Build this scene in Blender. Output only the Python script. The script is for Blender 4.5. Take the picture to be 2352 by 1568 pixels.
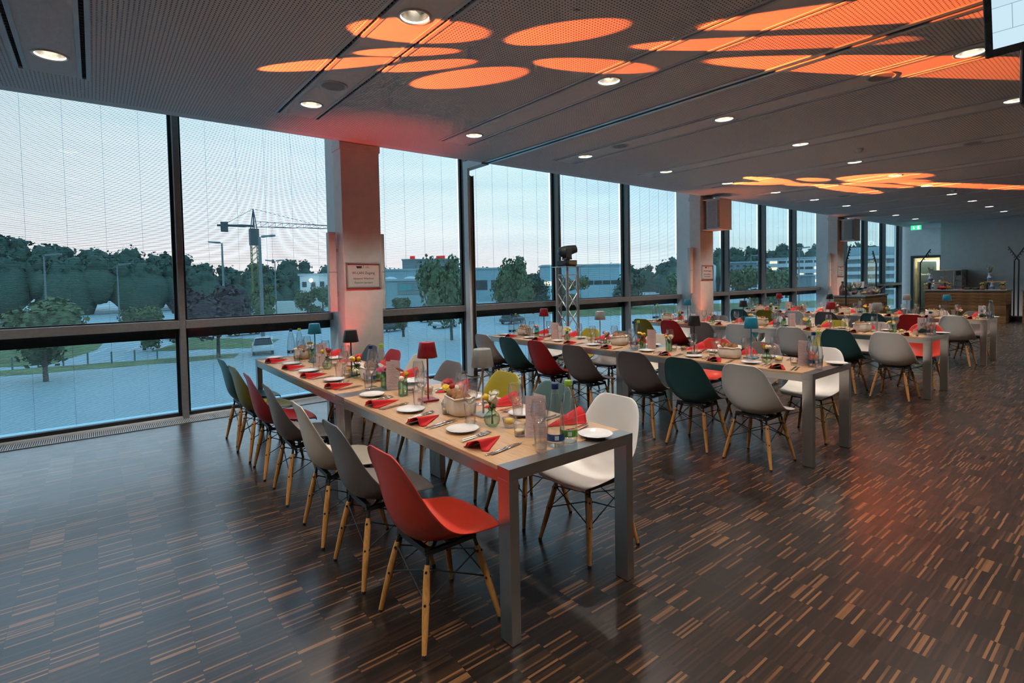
import bpy, bmesh, math, random
from mathutils import Matrix, Vector, noise
R = math.radians
rnd = random.Random(7)
scene = bpy.context.scene
col = scene.collection
for o in list(bpy.data.objects):
    bpy.data.objects.remove(o, do_unlink=True)

# ------------------------------------------------------------------ camera
# X runs along the window wall towards the bar, Y towards the windows, Z up; floor at z = 0
cam_d = bpy.data.cameras.new('camera'); cam = bpy.data.objects.new('camera', cam_d); col.objects.link(cam)
cam_d.sensor_fit = 'HORIZONTAL'; cam_d.sensor_width = 36.0
cam_d.lens = 1208.776 / 2352 * 36.0
cam_d.shift_x = (1176 - 1174.712) / 2352
cam_d.shift_y = -(784 - 686.891) / 2352
cam_d.clip_start = 0.05; cam_d.clip_end = 2000
rx, dn, fw = ((0.7833283, -0.6213172, -0.0190185), (-0.0366484, -0.0156189, -0.9992062), (0.6205269, 0.7834035, -0.0350050))
cam.matrix_world = Matrix(((rx[0], -dn[0], -fw[0], 0), (rx[1], -dn[1], -fw[1], 0), (rx[2], -dn[2], -fw[2], 1.52815), (0, 0, 0, 1)))
scene.camera = cam

# ------------------------------------------------------------------ world: clear dusk sky, paler and pinker towards the sunset
SKY = 1.0
w = bpy.data.worlds.new('dusk_sky'); scene.world = w; w.use_nodes = True
nt = w.node_tree; nt.nodes.clear()
def wn(t, **k):
    n = nt.nodes.new(t)
    for a, b in k.items(): setattr(n, a, b)
    return n
tc = wn('ShaderNodeTexCoord'); sep = wn('ShaderNodeSeparateXYZ'); nt.links.new(tc.outputs['Generated'], sep.inputs[0])
def ramp(stops):
    n = wn('ShaderNodeValToRGB'); e = n.color_ramp.elements
    e[0].position, e[0].color = stops[0][0], (*stops[0][1], 1)
    e[1].position, e[1].color = stops[-1][0], (*stops[-1][1], 1)
    for p, c in stops[1:-1]:
        x = e.new(p); x.color = (*c, 1)
    return n
warm = ramp([(0, (.72, .56, .53)), (.05, (.69, .59, .59)), (.11, (.64, .66, .71)), (.3, (.55, .71, .84)), (1, (.30, .52, .80))])
cool = ramp([(0, (.50, .58, .56)), (.05, (.47, .59, .60)), (.15, (.40, .60, .66)), (.4, (.32, .55, .66)), (1, (.26, .46, .64))])
for r_ in (warm, cool): nt.links.new(sep.outputs[2], r_.inputs[0])
sun_dir = wn('ShaderNodeVectorMath', operation='DOT_PRODUCT'); nt.links.new(tc.outputs['Generated'], sun_dir.inputs[0]); sun_dir.inputs[1].default_value = (0.12, 0.99, 0)
mr = wn('ShaderNodeMapRange', interpolation_type='SMOOTHSTEP'); mr.inputs[1].default_value = 0.4; mr.inputs[2].default_value = 1.02
nt.links.new(sun_dir.outputs['Value'], mr.inputs[0])
mix = wn('ShaderNodeMix', data_type='RGBA'); nt.links.new(mr.outputs[0], mix.inputs[0]); nt.links.new(cool.outputs[0], mix.inputs[6]); nt.links.new(warm.outputs[0], mix.inputs[7])
mp = wn('ShaderNodeMapping'); mp.inputs['Scale'].default_value = (1.2, 1.2, 14); nt.links.new(tc.outputs['Generated'], mp.inputs[0])
nz = wn('ShaderNodeTexNoise'); nz.inputs['Scale'].default_value = 2.2; nz.inputs['Detail'].default_value = 5; nt.links.new(mp.outputs[0], nz.inputs[0])
nm = wn('ShaderNodeMapRange'); nm.inputs[1].default_value = .3; nm.inputs[2].default_value = .75; nm.inputs[3].default_value = .9; nm.inputs[4].default_value = 1.12; nt.links.new(nz.outputs[0], nm.inputs[0])
vm = wn('ShaderNodeVectorMath', operation='SCALE'); nt.links.new(mix.outputs[2], vm.inputs[0]); nt.links.new(nm.outputs[0], vm.inputs['Scale'])
bg = wn('ShaderNodeBackground'); bg.inputs[1].default_value = SKY; nt.links.new(vm.outputs[0], bg.inputs[0])
wo = wn('ShaderNodeOutputWorld'); nt.links.new(bg.outputs[0], wo.inputs[0])
# daylight sampling aid along the glazed wall (portal: emits nothing itself)
pl = bpy.data.lights.new('window_portal', 'AREA'); pl.shape = 'RECTANGLE'; pl.size = 34; pl.size_y = 3.5; pl.cycles.is_portal = True
po = bpy.data.objects.new('window_portal', pl); col.objects.link(po); po.location = (10.5, 7.12, 1.75); po.rotation_euler = (R(-90), 0, 0)

DOWN_W = 42.0          # power of one ceiling downlight
GOBO_W = 1800.0         # power of a moving head
vs = scene.view_settings
vs.view_transform = 'Standard'; vs.look = 'None'; vs.gamma = 1.0; vs.exposure = 1.5; vs.use_curve_mapping = False
scene.cycles.max_bounces = 7; scene.cycles.diffuse_bounces = 3; scene.cycles.glossy_bounces = 3
scene.cycles.use_adaptive_sampling = True; scene.cycles.adaptive_threshold = 0.045; scene.cycles.adaptive_min_samples = 16
scene.cycles.transmission_bounces = 6; scene.cycles.transparent_max_bounces = 32
scene.cycles.caustics_reflective = False; scene.cycles.caustics_refractive = False
scene.cycles.sample_clamp_indirect = 6.0
scene.cycles.use_denoising = True

# ------------------------------------------------------------------ materials
MATS = {}
class NT:
    def __init__(s, name):
        s.m = bpy.data.materials.new(name); s.m.use_nodes = True; s.t = s.m.node_tree; s.t.nodes.clear()
        s.out = s.n('ShaderNodeOutputMaterial')
    def n(s, t, **k):
        x = s.t.nodes.new(t)
        for a, b in k.items(): setattr(x, a, b)
        return x
    def l(s, a, b): s.t.links.new(a, b)
    def v(s, op, a, b=None, c=None):
        x = s.n('ShaderNodeMath', operation=op)
        for i, q in enumerate((a, b, c)):
            if q is None: continue
            if isinstance(q, (int, float)): x.inputs[i].default_value = q
            else: s.l(q, x.inputs[i])
        return x.outputs[0]
    def obj(s): return s.n('ShaderNodeTexCoord').outputs['Object']
    def world(s): return s.n('ShaderNodeNewGeometry').outputs['Position']
    def noise(s, vec, scale, detail=3, stretch=None):
        if stretch:
            mp = s.n('ShaderNodeMapping'); mp.inputs['Scale'].default_value = stretch; s.l(vec, mp.inputs[0]); vec = mp.outputs[0]
        x = s.n('ShaderNodeTexNoise'); x.inputs['Scale'].default_value = scale; x.inputs['Detail'].default_value = detail; s.l(vec, x.inputs[0])
        return x.outputs[0]
    def ramp(s, f, stops, const=False):
        x = s.n('ShaderNodeValToRGB'); e = x.color_ramp.elements
        if const: x.color_ramp.interpolation = 'CONSTANT'
        e[0].position, e[0].color = stops[0][0], (*stops[0][1], 1); e[1].position, e[1].color = stops[-1][0], (*stops[-1][1], 1)
        for p, c in stops[1:-1]:
            y = e.new(p); y.color = (*c, 1)
        s.l(f, x.inputs[0]); return x.outputs[0]
    def mix(s, f, a, b):
        x = s.n('ShaderNodeMix', data_type='RGBA')
        for i, q in ((0, f), (6, a), (7, b)):
            if isinstance(q, (int, float)): x.inputs[i].default_value = q
            elif isinstance(q, tuple): x.inputs[i].default_value = (*q, 1)
            else: s.l(q, x.inputs[i])
        return x.outputs[2]
    def bsdf(s, colr=(.5, .5, .5), rough=.5, metal=0, spec=.5, bump=None, bstr=.2, bdist=.002, **k):
        p = s.n('ShaderNodeBsdfPrincipled')
        for i, q in (('Base Color', colr), ('Roughness', rough), ('Metallic', metal), ('Specular IOR Level', spec)):
            if isinstance(q, (int, float)): p.inputs[i].default_value = q
            elif isinstance(q, tuple): p.inputs[i].default_value = (*q, 1)
            else: s.l(q, p.inputs[i])
        for a, b in k.items(): p.inputs[a].default_value = b
        if bump is not None:
            bn = s.n('ShaderNodeBump'); bn.inputs['Strength'].default_value = bstr; bn.inputs['Distance'].default_value = bdist
            s.l(bump, bn.inputs['Height']); s.l(bn.outputs[0], p.inputs['Normal'])
        s.l(p.outputs[0], s.out.inputs[0]); return p
def plain(name, c, rough=.5, metal=0, spec=.5, var=.12, scale=30, bump=0, **k):
    if name in MATS: return MATS[name]
    t = NT(name); f = t.noise(t.obj(), scale, 4)
    d = tuple(x * (1 - var) for x in c); u = tuple(min(1, x * (1 + var)) for x in c)
    cc = t.ramp(f, [(.3, d), (.7, u)])
    t.bsdf(cc, rough, metal, spec, bump=f if bump else None, bstr=bump or .2, **k)
    MATS[name] = t.m; return t.m
def emit(name, c, s):
    if name in MATS: return MATS[name]
    t = NT(name); e = t.n('ShaderNodeEmission'); e.inputs[0].default_value = (*c, 1); e.inputs[1].default_value = s; t.l(e.outputs[0], t.out.inputs[0])
    MATS[name] = t.m; return t.m
def thin_glass(name, tint, refl=.9, rough=0.0, edge=None, ior=1.5, body=0.0, fres=.6):
    """clear sheet or blown glass: see-through with a Fresnel reflection; walls look denser at grazing angles"""
    if name in MATS: return MATS[name]
    t = NT(name)
    tr = t.n('ShaderNodeBsdfTransparent'); gl = t.n('ShaderNodeBsdfGlossy'); gl.inputs['Roughness'].default_value = rough
    gl.inputs[0].default_value = (refl, refl, refl, 1)
    if edge:
        lw = t.n('ShaderNodeLayerWeight'); lw.inputs[0].default_value = .5
        f = t.v('POWER', lw.outputs['Facing'], 2.5)
        t.l(t.mix(f, tint, edge), tr.inputs[0])
    else: tr.inputs[0].default_value = (*tint, 1)
    lf = t.n('ShaderNodeLayerWeight'); lf.inputs[0].default_value = .5
    f0 = ((ior - 1) / (ior + 1)) ** 2                      # Schlick reflectance, the same from both sides of the sheet
    ff = t.v('MINIMUM', t.v('ADD', t.v('MULTIPLY', t.v('POWER', lf.outputs['Facing'], 5.0), fres), f0 * fres + body), 1.0)
    mx = t.n('ShaderNodeMixShader'); t.l(ff, mx.inputs[0]); t.l(tr.outputs[0], mx.inputs[1]); t.l(gl.outputs[0], mx.inputs[2])
    t.l(mx.outputs[0], t.out.inputs[0]); MATS[name] = t.m; return t.m

def make_floor():
    t = NT('industrial_parquet'); p = t.n('ShaderNodeSeparateXYZ'); t.l(t.world(), p.inputs[0])
    cx = t.v('DIVIDE', t.v('ADD', p.outputs[0], 50.01), .1612); col_ = t.v('FLOOR', cx); fx = t.v('FRACT', cx)
    wn1 = t.n('ShaderNodeTexWhiteNoise', noise_dimensions='1D'); t.l(col_, wn1.inputs['W'])
    cy = t.v('ADD', t.v('DIVIDE', t.v('ADD', p.outputs[1], 50), .0102), t.v('MULTIPLY', wn1.outputs[0], 7.0)); row = t.v('FLOOR', cy); fy = t.v('FRACT', cy)
    cb = t.n('ShaderNodeCombineXYZ'); t.l(col_, cb.inputs[0]); t.l(row, cb.inputs[1])
    w2 = t.n('ShaderNodeTexWhiteNoise', noise_dimensions='2D'); t.l(cb.outputs[0], w2.inputs['Vector'])
    big = t.noise(t.world(), 1.6, 2)
    val = t.v('ADD', w2.outputs[0], t.v('MULTIPLY', t.v('SUBTRACT', big, .5), .22))
    base = t.ramp(val, [(0, (.006, .0032, .0021)), (.40, (.010, .0052, .0033)), (.66, (.021, .0105, .006)), (.86, (.042, .019, .0095)), (.89, (.14, .060, .020)), (1.0, (.22, .10, .038))])
    grain = t.noise(t.world(), 60, 3, (1, 9, 1))
    base = t.mix(t.v('MULTIPLY', grain, .35), base, (.02, .012, .008))
    seam = t.v('LESS_THAN', t.v('MINIMUM', fx, t.v('SUBTRACT', 1, fx)), .006)
    w3 = t.n('ShaderNodeTexWhiteNoise', noise_dimensions='2D')
    cb2 = t.n('ShaderNodeCombineXYZ'); t.l(col_, cb2.inputs[0]); t.l(t.v('FLOOR', t.v('DIVIDE', row, 31.0)), cb2.inputs[1]); t.l(cb2.outputs[0], w3.inputs['Vector'])
    base = t.mix(seam, base, (.008, .006, .005))
    rough = t.v('ADD', t.v('MULTIPLY', t.noise(t.world(), 5, 4), .14), t.v('ADD', .19, t.v('MULTIPLY', w3.outputs[0], .05)))
    h = t.v('SUBTRACT', t.v('ADD', t.v('MULTIPLY', w2.outputs[0], .25), t.v('MULTIPLY', grain, .4)), seam)
    t.bsdf(base, t.v('ADD', rough, .12), 0, .2, bump=h, bstr=.18, bdist=.001, **{'Coat Weight': 1.0, 'Coat IOR': 1.66, 'Coat Roughness': .25})
    return t.m
def make_perf():
    t = NT('perforated_ceiling'); p = t.n('ShaderNodeSeparateXYZ'); t.l(t.world(), p.inputs[0])
    def cell(o):
        f = t.v('FRACT', t.v('DIVIDE', t.v('ADD', o, 40.0), .0268)); return t.v('SUBTRACT', f, .5)
    a, b = cell(p.outputs[0]), cell(p.outputs[1])
    d = t.v('SQRT', t.v('ADD', t.v('MULTIPLY', a, a), t.v('MULTIPLY', b, b)))
    edge = t.v('LESS_THAN', p.outputs[1], 6.46)          # plain margin along the window edge
    hole = t.v('MULTIPLY', t.v('LESS_THAN', d, .2), edge)
    t.bsdf(t.mix(hole, (.86, .86, .86), (.05, .045, .04)), .8, 0, .2)
    return t.m
def make_oak():
    t = NT('oak_tabletop'); v = t.world()
    g = t.noise(v, 9, 5, (9, .7, 1)); g2 = t.noise(v, 40, 3, (10, .5, 1))
    c = t.ramp(t.v('ADD', t.v('MULTIPLY', g, .7), t.v('MULTIPLY', g2, .3)), [(.3, (.38, .215, .105)), (.5, (.50, .305, .16)), (.7, (.59, .38, .215))])
    t.bsdf(c, t.v('ADD', .3, t.v('MULTIPLY', g2, .12)), 0, .5, bump=g2, bstr=.05)
    return t.m
def make_steel(name='brushed_steel', c=(.48, .46, .44), r0=.25):
    t = NT(name); v = t.obj()
    g = t.noise(v, 30, 4, (8, 8, .6)); f = t.noise(v, 6, 4)
    t.bsdf(t.mix(f, tuple(x * .9 for x in c), tuple(x * 1.06 for x in c)), t.v('ADD', r0, t.v('MULTIPLY', g, .14)), 1, .5)
    return t.m
def make_cladding():
    t = NT('rustic_planks'); v = t.obj()
    g = t.noise(v, 5, 6, (1, 1.2, 9)); k = t.noise(v, 2.2, 3)
    rn = t.n('ShaderNodeObjectInfo').outputs['Random']
    c = t.ramp(t.v('ADD', t.v('MULTIPLY', g, .6), t.v('ADD', t.v('MULTIPLY', rn, .25), t.v('MULTIPLY', k, .2))), [(.25, (.07, .032, .014)), (.5, (.20, .105, .045)), (.8, (.36, .22, .11))])
    t.bsdf(c, .6, 0, .3, bump=g, bstr=.3)
    return t.m
def make_wood_leg():
    t = NT('beech_leg'); g = t.noise(t.obj(), 30, 4, (6, 6, .8))
    t.bsdf(t.ramp(g, [(.3, (.48, .21, .055)), (.7, (.66, .33, .10))]), .35, 0, .5); return t.m
def make_linen(name, a, b):
    t = NT(name); v = t.obj(); g = t.noise(v, 160, 2); k = t.noise(v, 14, 4)
    t.bsdf(t.mix(k, a, b), .85, 0, .2, bump=t.v('ADD', g, t.v('MULTIPLY', k, 2.0)), bstr=.35); return t.m
def make_print():
    """menu paper with rows of fine print"""
    t = NT('printed_card'); p = t.n('ShaderNodeSeparateXYZ'); t.l(t.obj(), p.inputs[0])
    rowc = t.v('DIVIDE', p.outputs[2], .0085); fr = t.v('FRACT', rowc); ri = t.v('FLOOR', rowc)
    line = t.v('MULTIPLY', t.v('GREATER_THAN', fr, .35), t.v('LESS_THAN', fr, .62))
    wnn = t.n('ShaderNodeTexWhiteNoise', noise_dimensions='1D'); t.l(ri, wnn.inputs['W'])
    ins = t.v('LESS_THAN', t.v('ABSOLUTE', p.outputs[0]), t.v('MULTIPLY', t.v('ADD', .25, wnn.outputs[0]), .032))
    keep = t.v('GREATER_THAN', t.n('ShaderNodeTexWhiteNoise', noise_dimensions='1D').outputs[0], -1)
    dash = t.noise(t.obj(), 260, 1)
    zr = t.v('MULTIPLY', t.v('GREATER_THAN', p.outputs[2], .02), t.v('LESS_THAN', p.outputs[2], .19))
    m = t.v('MULTIPLY', t.v('MULTIPLY', line, ins), t.v('MULTIPLY', zr, t.v('GREATER_THAN', dash, .42)))
    t.bsdf(t.mix(t.v('MULTIPLY', m, .75), (.62, .50, .52), (.12, .10, .11)), .55, 0, .3); return t.m
def make_brick_screen():
    t = NT('screen_picture'); b = t.n('ShaderNodeTexBrick'); b.inputs['Scale'].default_value = 1.0
    p = t.n('ShaderNodeSeparateXYZ'); t.l(t.obj(), p.inputs[0]); cb = t.n('ShaderNodeCombineXYZ'); t.l(p.outputs[1], cb.inputs[0]); t.l(p.outputs[2], cb.inputs[1]); t.l(cb.outputs[0], b.inputs['Vector'])
    b.inputs['Color1'].default_value = (.22, .29, .33, 1); b.inputs['Color2'].default_value = (.20, .27, .31, 1); b.inputs['Mortar'].default_value = (.10, .15, .18, 1)
    b.inputs['Brick Width'].default_value = .5; b.inputs['Row Height'].default_value = .11; b.inputs['Mortar Size'].default_value = .0022; b.inputs['Mortar Smooth'].default_value = .6
    e = t.n('ShaderNodeEmission'); t.l(b.outputs[0], e.inputs[0]); e.inputs[1].default_value = 1.0; t.l(e.outputs[0], t.out.inputs[0]); return t.m
def make_leaf(name, a, b):
    t = NT(name); oi = t.noise(t.world(), .5, 3)
    t.bsdf(t.mix(oi, a, b), .7, 0, .2); return t.m
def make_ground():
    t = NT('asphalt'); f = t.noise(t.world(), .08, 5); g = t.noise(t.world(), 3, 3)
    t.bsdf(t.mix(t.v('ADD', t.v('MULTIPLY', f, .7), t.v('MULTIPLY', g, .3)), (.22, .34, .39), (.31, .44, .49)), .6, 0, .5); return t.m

M = dict(
    floor=make_floor(), perf=make_perf(), oak=make_oak(), steel=make_steel(), clad=make_cladding(), beech=make_wood_leg(),
    ceil_plain=plain('ceiling_plain', (.86, .86, .86), .8, spec=.2, var=.03),
    white_lip=plain('slot_lip', (.66, .68, .70), .45, var=.04), black=plain('black_metal', (.012, .012, .013), .45),
    slot=plain('slot_dark', (.01, .012, .014), .6), wall=plain('white_paint', (.88, .88, .88), .7, spec=.2, var=.03, scale=6),
    pillar=plain('pillar_paint', (.60, .56, .53), .55, var=.05, scale=9), alu=make_steel('aluminium', (.62, .62, .61), .32),
    frame=plain('bronze_frame', (.22, .22, .225), .35, var=.08), frame_side=plain('grey_frame', (.11, .125, .135), .45, metal=.2),
    glass=thin_glass('window_glass', (.88, .96, .985), .9, fres=.45), slat=plain('slat_metal', (.34, .38, .40), .5),
    blind_box=plain('dark_ledge', (.022, .021, .022), .3, spec=.6),
    chrome=plain('polished_steel', (.75, .74, .72), .12, metal=1, var=.04), porcelain=plain('porcelain', (.72, .69, .66), .12, spec=.6, var=.02),
    wine=thin_glass('clear_glass', (.985, .985, .985), 1, 0, (.50, .53, .54), 1.5, .06, fres=1.0), bottle=thin_glass('bottle_glass', (.97, .985, .985), 1, 0, (.50, .56, .56), 1.5, .06, fres=1.0),
    water=thin_glass('water', (.96, .975, .98), .9, 0, (.70, .74, .76), 1.33, .02), green_glass=thin_glass('green_glass', (.78, .90, .78), .95, .02, (.22, .36, .24), 1.5, .05),
    napkin=make_linen('red_napkin', (.50, .022, .026), (.60, .034, .038)), linen=make_linen('natural_linen', (.62, .56, .48), (.76, .71, .63)),
    crust=plain('bread_crust', (.24, .10, .035), .8, var=.4, scale=60, bump=.5), crumb=plain('bread_crumb', (.50, .30, .13), .85, var=.3, scale=80, bump=.4),
    butter=plain('butter', (.72, .50, .08), .5), nutbutter=plain('nut_spread', (.40, .24, .10), .6, var=.3, scale=90, bump=.5), wax=plain('candle_wax', (.80, .70, .52), .4, **{'Subsurface Weight': .3}),
    stem=plain('green_stem', (.06, .14, .03), .6), leaf=plain('green_leaf', (.07, .17, .04), .55, var=.3),
    print=make_print(), card=plain('white_card', (.64, .54, .56), .5, var=.03), ink=plain('black_ink', (.02, .02, .02), .6), cardgreen=plain('green_print', (.05, .14, .08), .6), cardred=plain('red_print', (.5, .03, .03), .6),
    lbl_blue=plain('blue_label', (.015, .06, .17), .4, var=.4), lbl_green=plain('green_label', (.12, .33, .03), .4, var=.3), cap_blue=plain('blue_cap', (.012, .03, .13), .35), cap_green=plain('green_cap', (.30, .55, .05), .35), lbl_white=plain('white_print', (.6, .66, .7), .4),
    grille=plain('speaker_grille', (.30, .31, .32), .6), spk=plain('speaker_body', (.62, .60, .58), .5, var=.03), screen=make_brick_screen(),
    exit_green=emit('exit_green', (.02, .42, .16), 1.0), exit_white=emit('exit_white', (.8, 1, .9), 1.0), lamp_glow=emit('lamp_glow', (1, .90, .74), 3), refl=plain('lamp_reflector', (.55, .53, .49), .25, metal=1),
    counter_top=make_steel('counter_steel', (.34, .33, .33), .35), zinc=plain('zinc', (.42, .46, .50), .35, metal=.9), cobalt=plain('blue_print', (.05, .11, .30), .5), terracotta=plain('woven_pot', (.26, .15, .07), .8, bump=.5), brown_glass=plain('brown_jug', (.13, .05, .02), .3, var=.4),
    door_frame=plain('door_frame', (.055, .065, .07), .5), room_glow=emit('lit_room', (1, .84, .52), .95), fridge=plain('fridge_door', (.035, .05, .055), .3), fridge_white=plain('fridge_text', (.8, .78, .7), .4),
    cloth_red=plain('red_cloth', (.35, .012, .02), .8), film=thin_glass('plastic_film', (.93, .93, .93), .95, .08, (.5, .5, .5), 1.5, .12), salad=plain('mixed_food', (.28, .05, .04), .6, var=.6, scale=40), egg=plain('yellow_food', (.65, .40, .05), .5),
    ground=make_ground(), grass=plain('grass', (.10, .15, .05), .9, var=.4, scale=.6), line=plain('road_paint', (.6, .66, .68), .8), leaf_dark=make_leaf('forest_leaf', (.035, .075, .065), (.085, .13, .10)), leaf_mid=make_leaf('tree_leaf', (.06, .11, .06), (.15, .18, .09)), leaf_purple=make_leaf('plum_leaf', (.045, .035, .05), (.08, .06, .07)), bark=plain('bark', (.06, .045, .035), .9),
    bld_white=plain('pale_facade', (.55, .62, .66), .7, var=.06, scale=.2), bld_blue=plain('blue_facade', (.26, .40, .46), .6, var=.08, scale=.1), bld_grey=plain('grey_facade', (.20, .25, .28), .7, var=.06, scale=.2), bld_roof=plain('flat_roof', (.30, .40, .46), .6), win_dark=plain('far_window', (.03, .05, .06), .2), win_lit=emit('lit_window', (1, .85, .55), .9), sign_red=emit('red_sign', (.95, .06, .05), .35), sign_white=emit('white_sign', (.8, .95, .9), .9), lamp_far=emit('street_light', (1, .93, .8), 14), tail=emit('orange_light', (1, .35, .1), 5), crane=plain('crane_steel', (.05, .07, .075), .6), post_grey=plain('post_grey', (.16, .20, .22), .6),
    car_white=plain('car_white', (.55, .60, .63), .25), car_dark=plain('car_dark', (.04, .05, .06), .2), car_red=plain('car_red', (.12, .03, .04), .25), car_glass=plain('car_glass', (.02, .03, .035), .08), tyre=plain('tyre', (.015, .015, .015), .9),
)
CHAIR = {'red': (.40, .014, .016), 'bright red': (.60, .045, .022), 'teal': (.022, .085, .090), 'light teal': (.10, .17, .16), 'olive': (.20, .17, .012), 'yellow': (.42, .33, .018), 'taupe': (.175, .148, .142), 'dark grey': (.085, .085, .095), 'light grey': (.56, .57, .57), 'cream': (.66, .58, .48), 'white': (.78, .75, .70), 'pale pink': (.46, .40, .37)}
for k, c in CHAIR.items(): M['chair_' + k] = plain('chair_' + k.replace(' ', '_'), c, .38, spec=.45, var=.03, scale=3)
LAMPC = {'red': (.27, .009, .016), 'black': (.018, .020, .022), 'blue': (.012, .20, .32), 'grey': (.26, .26, .245)}
for k, c in LAMPC.items(): M['lamp_' + k] = plain('lamp_' + k, c, .32, var=.03)
M['lamp_lens'] = plain('lamp_lens', (.6, .58, .52), .4)
FLW = {'red': (.32, .012, .02), 'yellow': (.66, .42, .02), 'white': (.66, .60, .47), 'pink': (.62, .17, .17), 'magenta': (.36, .02, .08), 'coral': (.58, .18, .12)}
for k, c in FLW.items(): M['fl_' + k] = plain('petal_' + k, c, .6, var=.25, scale=60)

# ------------------------------------------------------------------ mesh builder
class MB:
    def __init__(s): s.v = []; s.f = []; s.sm = []; s.mi = []; s.cur = 0
    def add(s, vs_, fs, smooth=False):
        o = len(s.v); s.v.extend([tuple(x) for x in vs_])
        for f in fs: s.f.append(tuple(i + o for i in f)); s.sm.append(smooth); s.mi.append(s.cur)
        return s
    def box(s, x0, x1, y0, y1, z0, z1):
        return s.add([(x0, y0, z0), (x1, y0, z0), (x1, y1, z0), (x0, y1, z0), (x0, y0, z1), (x1, y0, z1), (x1, y1, z1), (x0, y1, z1)],
                     [(3, 2, 1, 0), (4, 5, 6, 7), (0, 1, 5, 4), (1, 2, 6, 5), (2, 3, 7, 6), (3, 0, 4, 7)])
    def bbox(s, x0, x1, y0, y1, z0, z1, b):
        """box with chamfered vertical and horizontal edges"""
        bm = bmesh.new(); bmesh.ops.create_cube(bm, size=1.0)
        for v in bm.verts: v.co = ((x0 + x1) / 2 + v.co.x * (x1 - x0), (y0 + y1) / 2 + v.co.y * (y1 - y0), (z0 + z1) / 2 + v.co.z * (z1 - z0))
        bmesh.ops.bevel(bm, geom=bm.edges[:], offset=b, segments=2, profile=.5, affect='EDGES')
        bm.verts.index_update(); s.add([v.co for v in bm.verts], [[v.index for v in f.verts] for f in bm.faces]); bm.free(); return s
    def obox(s, c, size, rot):
        h = Vector(size) / 2; m = Matrix.Rotation(rot[2], 3, 'Z') @ Matrix.Rotation(rot[1], 3, 'Y') @ Matrix.Rotation(rot[0], 3, 'X')
        vs_ = [Vector(c) + m @ Vector((sx * h.x, sy * h.y, sz * h.z)) for sz in (-1, 1) for sx, sy in ((-1, -1), (1, -1), (1, 1), (-1, 1))]
        return s.add(vs_, [(3, 2, 1, 0), (4, 5, 6, 7), (0, 1, 5, 4), (1, 2, 6, 5), (2, 3, 7, 6), (3, 0, 4, 7)])
    def tube(s, pts, r, n=8, cap=True, smooth=True):
        pts = [Vector(p) for p in pts]; k = len(pts); rr = [r] * k if isinstance(r, (int, float)) else list(r)
        ref = None; vs_ = []
        for i, p in enumerate(pts):
            d = (pts[min(i + 1, k - 1)] - pts[max(i - 1, 0)]).normalized()
            if ref is None: ref = Vector((0, 0, 1)) if abs(d.z) < .9 else Vector((1, 0, 0))
            a = (ref - d * ref.dot(d)).normalized(); b = d.cross(a); ref = a
            for j in range(n):
                t = 2 * math.pi * j / n; vs_.append(p + (a * math.cos(t) + b * math.sin(t)) * rr[i])
        fs = [(i * n + j, i * n + (j + 1) % n, (i + 1) * n + (j + 1) % n, (i + 1) * n + j) for i in range(k - 1) for j in range(n)]
        s.add(vs_, fs, smooth)
        if cap: s.add(vs_[:n], [tuple(range(n))[::-1]]); s.add(vs_[-n:], [tuple(range(n))])
        return s
    def lathe(s, prof, n=24, c=(0, 0, 0), ribs=0, rib=0.0, smooth=True):
        vs_ = []; k = len(prof)
        for r, z in prof:
            for j in range(n):
                t = 2 * math.pi * j / n; q = r * (1 + rib * (math.cos(ribs * t) if ribs else 0)); vs_.append((c[0] + q * math.cos(t), c[1] + q * math.sin(t), c[2] + z))
        fs = [(i * n + j, i * n + (j + 1) % n, (i + 1) * n + (j + 1) % n, (i + 1) * n + j) for i in range(k - 1) for j in range(n)]
        return s.add(vs_, fs, smooth)
    def disc(s, c, r, n=24, up=True, ax=2):
        vs_ = []
        for j in range(n):
            t = 2 * math.pi * j / n; a, b = r * math.cos(t), r * math.sin(t)
            vs_.append([(c[0], c[1] + a, c[2] + b), (c[0] + a, c[1], c[2] + b), (c[0] + a, c[1] + b, c[2])][ax])
        return s.add(vs_, [tuple(range(n)) if up else tuple(range(n))[::-1]])
    def grid(s, P, smooth=True, wrap=False):
        r, c = len(P), len(P[0]); vs_ = [p for row in P for p in row]
        fs = [(i * c + j, i * c + (j + 1) % c, (i + 1) * c + (j + 1) % c, (i + 1) * c + j) for i in range(r - 1) for j in range(c if wrap else c - 1)]
        return s.add(vs_, fs, smooth)
    def prism(s, poly, y0, y1, axis='Y'):
        n = len(poly)
        def pt(p, d): return {'Y': (p[0], d, p[1]), 'X': (d, p[0], p[1]), 'Z': (p[0], p[1], d)}[axis]
        vs_ = [pt(p, y0) for p in poly] + [pt(p, y1) for p in poly]
        return s.add(vs_, [tuple(range(n))[::-1], tuple(range(n, 2 * n))] + [(i, (i + 1) % n, n + (i + 1) % n, n + i) for i in range(n)])
    def sphere(s, c, r, n=12, m=8, bump=0, seed=0, sq=(1, 1, 1)):
        P = []
        for i in range(m + 1):
            a = math.pi * i / m; row = []
            for j in range(n):
                t = 2 * math.pi * j / n; d = Vector((math.sin(a) * math.cos(t), math.sin(a) * math.sin(t), math.cos(a)))
                q = r * (1 + (bump * noise.noise(d * 2.6 + Vector((seed * 3.7, seed, -seed))) if bump else 0))
                row.append((c[0] + d.x * q * sq[0], c[1] + d.y * q * sq[1], c[2] + d.z * q * sq[2]))
            P.append(row)
        return s.grid(P, True, True)
    def mesh(s, name, *mats):
        me = bpy.data.meshes.new(name); me.from_pydata(s.v, [], s.f)
        for m in mats: me.materials.append(M[m] if isinstance(m, str) else m)
        me.polygons.foreach_set('use_smooth', s.sm)
        if len(mats) > 1: me.polygons.foreach_set('material_index', s.mi)
        me.update(); return me
def link(o, parent=None):
    col.objects.link(o)
    if parent is not None: o.parent = parent
    return o
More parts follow.
